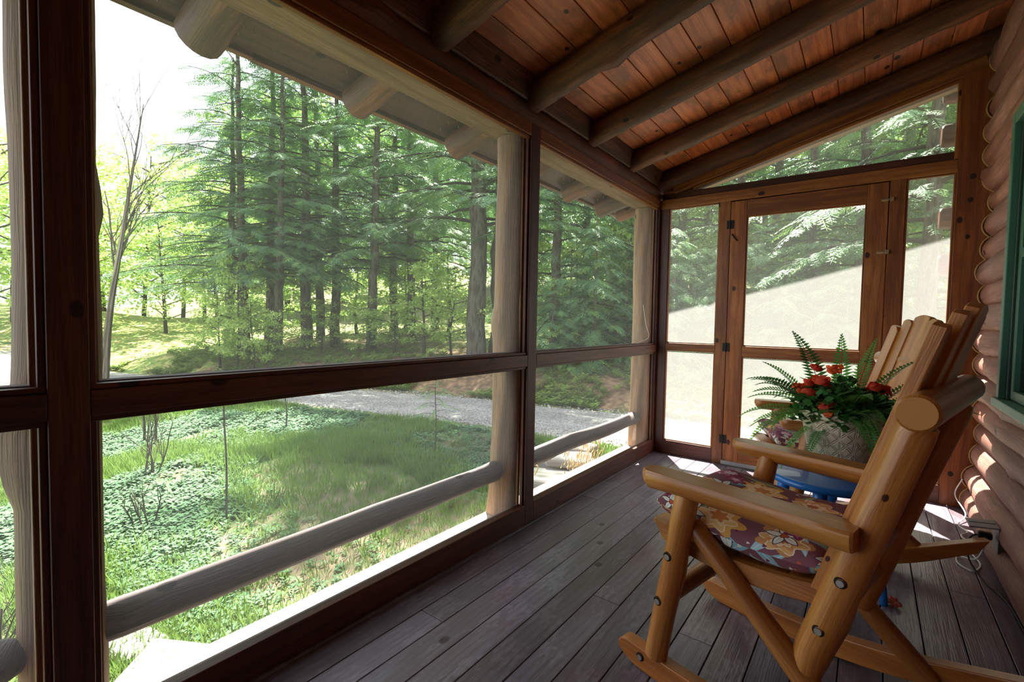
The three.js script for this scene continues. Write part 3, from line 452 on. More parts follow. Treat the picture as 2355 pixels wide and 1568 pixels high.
// ---------------------------------------------------------------- outlet box and cords at the log wall
{
  const gy = std('#8d8f8e', 0.45), o = thing('outlet_box', 'grey outdoor outlet cover box low on the log wall', 'outlet box', [1.945, 0.16, -3.0]);
  part('back_plate', new RoundedBoxGeometry(0.02, 0.12, 0.12, 1, 0.003), std('#55534f', 0.5), o);
  const lid = new RoundedBoxGeometry(0.1, 0.008, 0.115, 1, 0.003).rotateZ(0.12).translate(-0.055, 0.055, 0); part('cover', lid, gy, o);
  part('seam', new RoundedBoxGeometry(0.09, 0.003, 0.003, 1, 0.001).rotateZ(0.12).translate(-0.055, 0.06, 0), std('#5d5f5f', 0.5), o);
  const plug = thing('power_plug', 'black plug with black cord in the grey outlet box', 'plug', [1.9, 0.165, -3.0]);
  part('plug_body', new RoundedBoxGeometry(0.05, 0.03, 0.035, 2, 0.008), std('#131313', 0.5), plug);
  part('cord', tube([[-0.02, 0, 0], [-0.05, -0.02, 0.01], [-0.055, -0.1, 0.04], [-0.02, -0.155, 0.12], [0.03, -0.16, 0.3], [0.035, -0.16, 0.8]], 0.0035, 6, 40), std('#131313', 0.5), plug);
  const wc = [[1.93, 0.19, -3.93], [1.9, 0.1, -3.92], [1.93, 0.03, -3.75], [1.885, 0.006, -3.6], [1.91, 0.006, -3.5], [1.875, 0.006, -3.42], [1.9, 0.006, -3.32], [1.885, 0.006, -3.2], [1.9, 0.006, -3.05], [1.86, 0.006, -2.95], [1.82, 0.006, -3.0], [1.83, 0.006, -3.1], [1.88, 0.04, -3.02], [1.905, 0.15, -2.97]];
  solo('extension_cord', tube(wc, 0.0035, 6, 120), std('#e8e6e2', 0.5), 'thin white cord curling over the floor by the log wall', 'cord');
}
const HEML = [[-6.87, -9.46, 17, 3.6, 4.4, 0.27, 0], [-6.57, -10.1, 16, 4.4, 3.6, 0.3, 1], [-13.68, -6.58, 11.5, 3.2, 3.2, 0.13, 0], [-14.29, -7.66, 12.5, 3.0, 3.0, 0.16, 1], [-12.3, -6.94, 10.5, 3.4, 2.7, 0.13, 2], [-12.64, -8.0, 13, 3.1, 3.2, 0.17, 0], [-14.42, -9.51, 14, 2.6, 3.0, 0.18, 1], [-12.55, -8.92, 12, 3.2, 3.0, 0.14, 2], [-10.84, -9.11, 13, 3.0, 3.1, 0.15, 0], [-13.32, -11.95, 15, 2.6, 3.0, 0.2, 1], [-11.39, -11.14, 13, 2.8, 3.0, 0.18, 2], [-13.0, -13.83, 15, 2.0, 3.2, 0.2, 0], [-14.75, -6.62, 9.5, 2.4, 3.0, 0.11, 1], [-5.11, -10.53, 11, 0.8, 2.8, 0.14, 0], [-5.48, -12.74, 12, 0.6, 2.9, 0.16, 1], [-5.8, -15.38, 14, 1.5, 3.2, 0.18, 2], [-4.24, -13.88, 9.5, 1.2, 2.4, 0.13, 0], [-8.31, -13.92, 15, 1.5, 3.2, 0.2, 2], [-2.96, -13.81, 11.5, 0.8, 2.8, 0.16, 1], [-2.94, -16.42, 14, 1.5, 3, 0.17, 0], [-1.27, -12.92, 10.5, 0.6, 2.6, 0.13, 2], [-0.8, -15.34, 13, 0.8, 3, 0.17, 1], [0.26, -12.54, 10, 0.6, 2.5, 0.12, 0], [0.57, -14.97, 14, 1.8, 2.9, 0.17, 2], [1.29, -12.5, 11, 0.5, 2.7, 0.14, 1], [1.97, -15.49, 14, 1, 3.1, 0.18, 0], [2.16, -10.18, 13, 2.6, 2.8, 0.15, 2], [2.88, -13.42, 13, 0.6, 3, 0.17, 1], [3.22, -11.87, 12, 0.6, 3, 0.17, 0]];
const FIRS = [[-3.67, -9.96, 3.6, 1.3], [-4.82, -10.81, 3.0, 1.2], [-3.42, -11.19, 3.2, 1.3], [-4.41, -9.31, 2.2, 1.0], [-2.03, -10.44, 3.4, 1.2], [-1.83, -11.54, 3.0, 1.2], [-1.17, -11.2, 2.8, 1.1], [-0.6, -11.62, 3.2, 1.3], [0.02, -11.11, 2.7, 1.1], [0.51, -11.56, 3.0, 1.2], [1.08, -10.99, 2.6, 1.1], [-6.4, -10.98, 3.0, 1.3], [-3.12, -12.17, 3.4, 1.3]];
const BROAD = [[-27.5, -7.85, 8, 3.6, 0], [-29.89, -10.33, 9, 3.8, 1], [-23.91, -9.26, 6, 3, 0], [-31.76, -7.27, 8, 4, 1], [-28.19, -4.65, 7, 3.6, 0], [-25.37, -3.09, 7, 3.4, 1], [-22.48, -1.85, 7, 3.4, 0], [-22.14, -4.41, 5, 2.6, 0], [-19.61, -6.38, 4.4, 2.4, 1], [-20.93, -8.67, 6.0, 2.6, 0], [-26.06, -11.96, 9, 3.6, 1], [-28.67, -15.77, 13, 4.4, 0], [-26.92, -18.74, 13, 4.6, 1], [-24.3, -20.64, 13, 4.6, 0], [-22.18, -23.03, 13, 4.6, 1], [-19.36, -24.31, 13, 4.6, 0], [-15.44, -24.79, 13, 4.4, 1], [-11.67, -23.6, 12, 4.2, 0], [-7.91, -21.01, 10, 3.6, 1], [-5.74, -18.66, 8.5, 3, 0], [-7.07, -24.56, 11, 4, 1], [-5.11, -26.19, 12, 4, 0], [-2.59, -25.68, 12, 4, 1], [-0.41, -24.93, 12, 4, 0], [1.43, -25.0, 12, 4, 1], [2.84, -22.96, 13, 4, 0], [4.0, -23.86, 13, 4, 1]];
const UNDER = [[-11.91, -5.64, 3.2, 1.0], [-11.13, -5.68, 2.0, 0.8], [-12.52, -5.46, 2.0, 0.9], [-11.33, -6.19, 1.5, 0.7], [-11.9, -8.07, 1.7, 1.0], [-9.59, -8.93, 1.9, 1.1], [-8.51, -9.12, 2.9, 1.25], [-7.7, -9.38, 2.3, 1.0], [-10.32, -8.64, 1.4, 0.9], [-5.16, -11.89, 3.4, 1.4], [-3.81, -12.54, 3.8, 1.5], [-3.82, -14.04, 4.5, 1.7], [-5.01, -13.54, 4.2, 1.6], [-2.32, -12.86, 3.4, 1.4], [-0.38, -13.48, 3.6, 1.5], [1.11, -13.8, 3.6, 1.5], [-15.11, -9.32, 3.0, 1.8], [-14.96, -11.43, 3.2, 1.9], [-13.82, -12.91, 3.2, 1.9], [-11.57, -13.15, 3.2, 1.8], [-16.53, -8.75, 2.8, 1.7]];

// ================================================================ outdoors
const driveZ = (x) => -7.15 - 0.27 * x + 0.35 * Math.sin(x * 0.35 + 0.5);
function groundY(x, z) {
  const s = driveZ(x) - z, n = (noise(x * 0.6 + 50, z * 0.6 + 50, 999, 999, 31) - 0.5) * 0.14 + (noise(x * 2.2 + 50, z * 2.2 + 50, 999, 999, 32) - 0.5) * 0.05;
  let y = -0.5 + n * sstep(1.1, 2.2, Math.abs(s));
  if (s > 1.35) y += Math.min(1.2, (s - 1.35) * 0.1) + 0.28 * sstep(1.35, 2.4, s) * sstep(3, -3, x);
  if (s > 13) y += (s - 13) * 0.22;
  if (x < -16) y += (-16 - x) * 0.09 * sstep(13, 4, s);
  if (s < -1.2) y -= 0.055 * (-s - 1.2) + 0.14 * sstep(4, 9, -x) * sstep(-1.2, -5, s) * 4;
  return y;
}
const inPorch = (x, z) => x > -0.3 && z > ZE - 0.35;
{
  const X0 = -44, X1 = 14, Z0 = -44, Zb = 6, N = 1400, data = new Uint8Array(N * N * 4);
  const mixc = (a, b, t) => a.map((v, i) => lerp(v, b[i], t));
  for (let j = 0; j < N; j++) for (let i = 0; i < N; i++) {
    const x = lerp(X0, X1, (i + 0.5) / N), z = lerp(Z0, Zb, (j + 0.5) / N), s = driveZ(x) - z;
    const a = noise(x * 1.1 + 60, z * 1.1 + 60, 999, 999, 41), b = noise(x * 5 + 60, z * 5 + 60, 9999, 9999, 42), c = noise(x * 22 + 60, z * 22 + 60, 9999, 9999, 43);
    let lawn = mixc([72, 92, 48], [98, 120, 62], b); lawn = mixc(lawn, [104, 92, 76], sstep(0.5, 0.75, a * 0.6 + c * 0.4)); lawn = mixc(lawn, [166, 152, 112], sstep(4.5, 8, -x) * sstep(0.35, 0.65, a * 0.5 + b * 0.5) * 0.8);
    let forest = mixc([92, 72, 54], [138, 108, 84], c * 0.6 + b * 0.4); forest = mixc(forest, [88, 98, 44], sstep(0.55, 0.75, a * 0.7 + b * 0.3) * sstep(4, 1.5, s)); 
    forest = mixc(forest, [92, 108, 56], sstep(4, 9, s) * (0.45 + 0.4 * a));
    forest = mixc(forest, mixc([104, 122, 58], [146, 142, 86], sstep(0.4, 0.65, b * 0.6 + c * 0.4)), sstep(0.45, 0.55, sstep(9, 16, -x) * sstep(-12, -5, z) + (a - 0.5) * 0.5));
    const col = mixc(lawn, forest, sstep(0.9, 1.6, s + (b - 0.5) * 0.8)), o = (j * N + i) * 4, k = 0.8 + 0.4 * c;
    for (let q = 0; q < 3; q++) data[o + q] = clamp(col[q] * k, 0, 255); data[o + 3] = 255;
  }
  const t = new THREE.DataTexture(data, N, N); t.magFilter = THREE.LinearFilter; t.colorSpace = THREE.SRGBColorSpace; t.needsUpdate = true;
  const nx = 190, nz = 190, g = new THREE.PlaneGeometry(1, 1, nx, nz).rotateX(-Math.PI / 2), p = g.attributes.position, uv = g.attributes.uv;
  for (let i = 0; i < p.count; i++) {
    const a = p.getX(i) + 0.5, b = p.getZ(i) + 0.5, x = -44 + 58 * Math.pow(a, 0.62), z = 6 - 50 * Math.pow(1 - b, 1.5);
    p.setXYZ(i, x, x > -0.2 && z > -4 ? -0.75 : groundY(x, z), z); uv.setXY(i, (x - X0) / (X1 - X0), (z - Z0) / (Zb - Z0));
  }
  g.computeVertexNormals();
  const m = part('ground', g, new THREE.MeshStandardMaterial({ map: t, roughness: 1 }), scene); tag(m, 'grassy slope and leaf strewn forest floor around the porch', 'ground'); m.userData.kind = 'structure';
  // gravel drive
  const S = 768, d2 = new Uint8Array(S * S * 4), h2 = new Uint8Array(S * S);
  for (let j = 0; j < S; j++) for (let i = 0; i < S; i++) { const x = i / S, y = j / S, f = noise(x * 96, y * 96, 96, 96, 51), e = noise(x * 200, y * 200, 200, 200, 52), l = noise(x * 6, y * 6, 6, 6, 53), v = 108 + 60 * f + 40 * (e - 0.5) + 26 * (l - 0.5), o = (j * S + i) * 4; d2[o] = clamp(v * 1.0, 0, 255); d2[o + 1] = clamp(v * 0.97, 0, 255); d2[o + 2] = clamp(v * 0.95, 0, 255); d2[o + 3] = 255; h2[j * S + i] = f * 255; }
  const tx = (d, f) => { const q = new THREE.DataTexture(d, S, S, f); q.wrapS = q.wrapT = THREE.RepeatWrapping; q.magFilter = THREE.LinearFilter; q.repeat.set(0.5, 0.5); q.needsUpdate = true; return q; };
  const gm = tx(d2, THREE.RGBAFormat); gm.colorSpace = THREE.SRGBColorSpace;
  const dg = new THREE.PlaneGeometry(1, 1, 140, 12).rotateX(-Math.PI / 2), dp = dg.attributes.position, du = dg.attributes.uv;
  for (let i = 0; i < dp.count; i++) { const x = lerp(-20, 12, dp.getX(i) + 0.5), e = dp.getZ(i) * 2, z = driveZ(x) + e * (1.25 + 0.25 * (noise(x * 0.9 + 90, e > 0 ? 1 : 5, 999, 9, 54))); dp.setXYZ(i, x, groundY(x, z) + 0.03 - 0.05 * e * e, z); du.setXY(i, x, z); }
  dg.computeVertexNormals();
  const dm = part('driveway', dg, new THREE.MeshStandardMaterial({ map: gm, bumpMap: tx(h2, THREE.RedFormat), bumpScale: 0.012, roughness: 1 }), scene); tag(dm, 'grey gravel driveway curving past the porch', 'driveway'); dm.userData.kind = 'structure';
}
M.bark = wood({ seed: 151, dark: [52, 44, 36], mid: [92, 80, 66], light: [132, 120, 104], patch: [116, 122, 100], blotch: 0.5, rings: 22, knots: 0, rough: 0.95, bump: 0.02, W: 512, H: 256 });
M.paleBark = wood({ seed: 157, dark: [120, 110, 94], mid: [168, 158, 140], light: [200, 192, 176], patch: [60, 54, 46], blotch: 0.7, rings: 14, knots: 0, rough: 0.95, bump: 0.008, W: 512, H: 256 });
const twig = (list, n = 5) => join(list.map(([pts, r0, r1]) => { const c = new THREE.CatmullRomCurve3(pts), s = pts.length * 2, g = new THREE.TubeGeometry(c, s, 1, n), p = g.attributes.position, q = V(), ctr = V(); for (let i = 0; i <= s; i++) { c.getPointAt(i / s, ctr); const r = lerp(r0, r1, i / s); for (let j = 0; j <= n; j++) { const k = i * (n + 1) + j; q.fromBufferAttribute(p, k).sub(ctr).multiplyScalar(r).add(ctr); p.setXYZ(k, q.x, q.y, q.z); } } return g; }));
// needle spray: a flat twig 0.5 m long with feathery side shoots
const sprayGeo = (() => {
  const q = [], R = rng(61); const add = (b, dir, l, w) => { const side = dir.clone().cross(V(0, 1, 0)).normalize(); q.push([b, b.clone().addScaledVector(dir, l), side.multiplyScalar(w)]); };
  for (let i = 0; i < 7; i++) { const t = i / 7, b = V(t * 0.46, -0.1 * t * t, 0), l = 0.19 * (1 - t * 0.62) * (0.8 + R() * 0.4); for (const s of [-1, 1]) { const d = V(0.75, -0.12 - 0.2 * R(), s * (0.75 + 0.2 * R())).normalize(); add(b, d, l, 0.013); add(b.clone().addScaledVector(d, l * 0.4), (i % 2 ? V(1, -0.3, s * 0.1) : V(0.15, -0.25, s)).normalize(), l * 0.5, 0.011); } }
  add(V(0, 0, 0), V(1, -0.2, 0).normalize(), 0.52, 0.01); return bladeGeo(q);
})();
const clumpGeo = (() => { const q = [], R = rng(62); for (let i = 0; i < 16; i++) { const d = V(R() - 0.5, (R() - 0.6) * 0.6, R() - 0.5).normalize(), b = V(R() - 0.5, (R() - 0.5) * 0.5, R() - 0.5).multiplyScalar(0.42), w = d.clone().cross(V(R() - 0.5, 1, R() - 0.5)).normalize().multiplyScalar(0.032 + R() * 0.014); q.push([b, b.clone().addScaledVector(d, 0.1 + R() * 0.05), w]); } return bladeGeo(q); })();
const needleMat = leafMat(0.18, 0.32, 0.14, 0.48, 0.5, { specularIntensity: 0.7 }), broadMat = leafMat(0.36, 0.5, 0.12, 0.5, 0.8);
needleMat.vertexColors = broadMat.vertexColors = true;
const dummy = new THREE.Object3D();
function instanced(name, geo, mat, list, parent) {                    // list of [position, quaternion or euler, scale, colour]
  const im = new THREE.InstancedMesh(geo, mat, list.length); im.name = name; im.userData.kind = 'stuff'; im.castShadow = im.receiveShadow = true;
  list.forEach(([p, r, s, c], i) => { dummy.position.copy(p); if (r.isQuaternion) dummy.quaternion.copy(r); else dummy.rotation.copy(r); if (Array.isArray(s)) dummy.scale.set(...s); else dummy.scale.setScalar(s); dummy.updateMatrix(); im.setMatrixAt(i, dummy.matrix); im.setColorAt(i, c); });
  parent.add(im); return im;
}
const C3 = (r, g, b) => new THREE.Color().setRGB(r, g, b);
const basis = new THREE.Matrix4();
function scatter(geo, list) {                                          // one geometry of many small sprays, each with its own tone
  const n = geo.attributes.position.count, P = new Float32Array(list.length * n * 3), Nn = new Float32Array(P.length), Cc = new Float32Array(P.length), I = new Uint32Array(list.length * geo.index.count), v = V(), gi = geo.index.array, nm = new THREE.Matrix3();
  list.forEach(([p, r, s, c], k) => {
    dummy.position.copy(p); if (r.isQuaternion) dummy.quaternion.copy(r); else dummy.rotation.copy(r); dummy.scale.setScalar(s); dummy.updateMatrix(); nm.getNormalMatrix(dummy.matrix);
    for (let i = 0; i < n; i++) { const o = (k * n + i) * 3; v.fromBufferAttribute(geo.attributes.position, i).applyMatrix4(dummy.matrix).toArray(P, o); v.fromBufferAttribute(geo.attributes.normal, i).applyMatrix3(nm).normalize().toArray(Nn, o); Cc[o] = c.r; Cc[o + 1] = c.g; Cc[o + 2] = c.b; }
    for (let i = 0; i < gi.length; i++) I[k * gi.length + i] = gi[i] + k * n;
  });
  const g = new THREE.BufferGeometry(); g.setAttribute('position', new THREE.BufferAttribute(P, 3)); g.setAttribute('normal', new THREE.BufferAttribute(Nn, 3)); g.setAttribute('color', new THREE.BufferAttribute(Cc, 3)); g.setIndex(new THREE.BufferAttribute(I, 1)); return g;
}
function hemlockShape(h, crown, rad, tr, seed, dens = 1, size = 1) {
  const R = rng(seed), lean = V((R() - 0.5) * 0.03, 1, (R() - 0.5) * 0.03), br = [], sp = [], nB = Math.round((h - crown) * 5.6 * dens);
  for (let i = 0; i < nB; i++) {
    const f = i / nB, y = lerp(crown, h * 0.98, Math.pow(f, 1.1)), a = i * 2.399 + R() * 0.7, L = rad * (Math.pow(1 - f, 0.7) * 0.9 + 0.1) * (0.55 + R() * 0.6), d = V(Math.cos(a), 0, Math.sin(a)), side = V(-d.z, 0, d.x), sw = R() < 0.5 ? 0.14 : -0.1;
    const arc = (s) => V(lean.x * y, y, lean.z * y).addScaledVector(d, s * L).add(V(0, L * (0.2 * s - 0.42 * s * s) + 0.25 * f * s * L, 0)).addScaledVector(side, sw * L * s * s);
    br.push([[0, 0.3, 0.65, 0.97].map(arc), Math.min(0.05, tr * 0.24) * (1 - f * 0.7), 0.006]);
    const n = Math.max(4, Math.round(L * 4.0));
    for (let k = 0; k < n; k++) {
      const s = lerp(0.2, 1, (k + R() * 0.6) / n), p = arc(s), reach = 0.45 * L * (1 - s) + 0.12;
      for (const sg of [-1, 0, 1]) {
        if (sg === 0 && s < 0.5) continue;
        const m = sg === 0 ? 1 : Math.max(1, Math.round(reach / 0.42));
        for (let e = 0; e < m; e++) {
          const q = p.clone().addScaledVector(side, sg * (0.05 + e * 0.4)).addScaledVector(d, e * 0.18).add(V(0, -0.06 * e - R() * 0.1, 0));
          const dir = d.clone().multiplyScalar(0.8).addScaledVector(side, sg * 0.75).add(V((R() - 0.5) * 0.5, -0.18 - R() * 0.35, (R() - 0.5) * 0.5)).normalize(), up = V((R() - 0.5) * 0.8, 1, (R() - 0.5) * 0.8), zz = dir.clone().cross(up).normalize(); up.copy(zz).cross(dir);
          const tone = R(), c = tone > 0.84 ? C3(1.55, 1.45, 0.8) : C3(0.6 + tone * 0.6, 0.72 + tone * 0.5, 0.7 + tone * 0.5);
          sp.push([q, new THREE.Quaternion().setFromRotationMatrix(basis.makeBasis(dir, up, zz)), (0.62 + R() * 0.5) * size, c]);
        }
      }
    }
  }
  return { h, rad, trunk: log(V(0, 0, 0), V(lean.x * h, h * 0.97, lean.z * h), tr, 0.02, { seed: seed + 3, bend: tr * 0.3, bump: 0.12, n: 12, step: 0.5 }), branches: twig(br, 4), needles: scatter(sprayGeo, sp) };
}
function hemlock(shape, x, z, h, rad, spin, label, group) {
  const t = thing('hemlock_tree', label, 'tree', [x, groundY(x, z) - 0.1, z], spin, group), k = rad / shape.rad; t.scale.set(k, h / shape.h, k);
  part('trunk', shape.trunk, M.bark.plain, t); part('branches', shape.branches, M.bark.deep, t); part('needles', shape.needles, needleMat, t).userData.kind = 'stuff'; return t;
}
function broadShape(h, rad, tone, seed, opt = {}) {
  const R = rng(seed), br = [], sp = [], tr = opt.trunk ?? h * 0.012 + 0.02, low = opt.low ?? 0.3, bend = V((R() - 0.5) * 0.12, 1, (R() - 0.5) * 0.12), ax = (f) => V(bend.x * h * f, h * f, bend.z * h * f);
  br.push([[ax(0), ax(0.3).add(V(R() * 0.1, 0, 0)), ax(0.6), ax(1)], tr, tr * 0.2]);
  const nB = opt.branches ?? Math.round(10 + h * 1.6), dens = opt.dens ?? 9;
  for (let i = 0; i < nB; i++) {
    const f = lerp(low, 0.98, i / nB), a = i * 2.4 + R(), prof = Math.sqrt(Math.max(0.05, 1 - Math.pow((f - low) / (1 - low) * 1.7 - 0.7, 2))), L = rad * prof * (0.6 + R() * 0.5), d = V(Math.cos(a), 0, Math.sin(a)), b = ax(f), tip = b.clone().addScaledVector(d, L).add(V(0, L * (opt.rise ?? 0.35), 0));
    br.push([[b, b.clone().lerp(tip, 0.5).add(V(0, L * 0.06, 0)), tip], tr * 0.35, 0.004]);
    for (let k = 0; k < L * dens; k++) { const s = lerp(0.25, 1.05, R()), p = b.clone().lerp(tip, s).add(V((R() - 0.5) * L * 0.5, (R() - 0.5) * L * (opt.flat ?? 0.35), (R() - 0.5) * L * 0.5)), q = R(); sp.push([p, new THREE.Euler((R() - 0.5) * 0.8, R() * 6.28, (R() - 0.5) * 0.8), (opt.size ?? 1) * (0.7 + R() * 0.7), tone ? C3(0.85 + q * 0.4, 0.9 + q * 0.3, 0.9 + q * 0.5) : C3(0.6 + q * 0.5, 0.8 + q * 0.3, 0.6 + q * 0.5)]); }
  }
  return { h, rad, branches: twig(br, 5), leaves: scatter(clumpGeo, sp) };
}
function broadleaf(name, shape, x, z, h, rad, spin, mat, label, group, category = 'tree') {
  const t = thing(name, label, category, [x, groundY(x, z) - 0.05, z], spin, group), k = rad / shape.rad; t.scale.set(k, h / shape.h, k);
  part('branches', shape.branches, M.bark.plain, t); part('leaves', shape.leaves, mat, t).userData.kind = 'stuff'; return t;
}
const nth = ['first', 'second', 'third', 'fourth', 'fifth', 'sixth', 'seventh', 'eighth', 'ninth', 'tenth', 'eleventh', 'twelfth', 'thirteenth', 'fourteenth', 'fifteenth', 'sixteenth', 'seventeenth', 'eighteenth', 'nineteenth', 'twentieth', 'last'];
const bearing = (x, z) => Math.atan2(1.45 - x, -z);                     // larger towards the field
const ranked = (list) => { const o = list.map((a, i) => [bearing(a[0], a[1]), i]).sort((p, q) => p[0] - q[0]), r = []; o.forEach(([, i], k) => { r[i] = nth[k]; }); return r; };
const BARE = [hemlockShape(13, 2.9, 3.1, 0.16, 901, 1.05), hemlockShape(13, 2.5, 3.1, 0.17, 902, 1.05)], FULL = [hemlockShape(12, 0.7, 2.8, 0.15, 911, 0.72), hemlockShape(12, 0.9, 2.8, 0.15, 912, 0.72)], FIR = hemlockShape(3, 0.12, 1.2, 0.035, 921, 2.4, 0.75);
{
  const [x0, z0, h0, c0, r0, t0] = HEML[0], [x1, z1, h1, c1, r1, t1] = HEML[1];
  hemlock(hemlockShape(h0, c0, r0, t0, 931, 1.15), x0, z0, h0, r0, 0.4, 'old hemlock with thick bark and long arching boughs beside the driveway');
  hemlock(hemlockShape(h1, c1, r1, t1, 932, 0.9), x1, z1, h1, r1, 0, 'thick lichened hemlock trunk pressed against the old arching hemlock');
  const slim = HEML.slice(2, 13), mid = HEML.slice(13, 18), far = HEML.slice(18), rs = ranked(slim), rm = ranked(mid), rf = ranked(far);
  slim.forEach(([x, z, h, , r], i) => hemlock(BARE[i % 2], x, z, h, r, i * 1.7, `slim hemlock with dark bare lower trunk, ${rs[i]} counting from the old hemlock to the field`, 'slim hemlocks across the driveway'));
  mid.forEach(([x, z, h, , r], i) => hemlock(FULL[i % 2], x, z, h, r, i * 2.1, `dense hemlock behind the corner bay, ${rm[i]} counting from the corner post`, 'hemlocks behind the corner bay'));
  far.forEach(([x, z, h, , r], i) => hemlock(i === 8 ? BARE[0] : FULL[i % 2], x, z, h, r, i * 1.3, i === 8 ? 'hemlock trunk standing close behind the narrow screen next to the log wall' : `hemlock beyond the screen door, ${rf[i]} counting from the log wall`, 'hemlocks beyond the door'));
  const firs = FIRS.slice(1), rr = ranked(firs);
  hemlock(FIR, FIRS[0][0], FIRS[0][1], FIRS[0][2], FIRS[0][3], 0, 'pointed dark young fir between the middle post and the corner post');
  firs.forEach(([x, z, h, r], i) => hemlock(FIR, x, z, h, r, i * 0.9, `young fir low in the undergrowth, ${rr[i]} counting from the log wall`, 'young firs beyond the driveway'));
}
{
  const P = broadShape(7, 3.4, 1, 941, { size: 1.25, dens: 5, low: 0.12, flat: 0.5 }), Q = [broadShape(12.5, 4.2, 0, 951, { size: 1.9, dens: 7, low: 0.08, flat: 0.5 }), broadShape(12.5, 4.2, 1, 952, { size: 1.9, dens: 7, low: 0.08, flat: 0.5 })], S = [broadShape(2.1, 1.1, 1, 961, { size: 0.62, dens: 13, low: 0.2, flat: 0.16, rise: 0.1, branches: 12 }), broadShape(2.1, 1.1, 1, 962, { size: 0.62, dens: 13, low: 0.25, flat: 0.16, rise: 0.1, branches: 11 })];
  const a = BROAD.slice(0, 10), b = BROAD.slice(10), ra = ranked(a), rb = ranked(b), ru = ranked(UNDER);
  a.forEach(([x, z, h, r], i) => broadleaf('broadleaf_tree', P, x, z, h, r, i * 1.1, broadMat, `thin sunlit spring tree across the field, ${ra[i]} counting from the hemlocks`, 'thin spring trees across the field'));
  b.forEach(([x, z, h, r, tone], i) => broadleaf('broadleaf_tree', Q[tone], x, z, h, r, i * 1.1, broadMat, `light green tree far behind the hemlocks, ${rb[i]} counting from the log wall`, 'broadleaf trees behind the hemlocks'));
  UNDER.forEach(([x, z, h, r], i) => broadleaf('leafy_shrub', S[i % 2], x, z, h, r, i * 1.4, broadMat, `yellow green shrub under the hemlocks, ${ru[i]} counting from the log wall`, 'leafy shrubs under the hemlocks', 'shrub'));
}
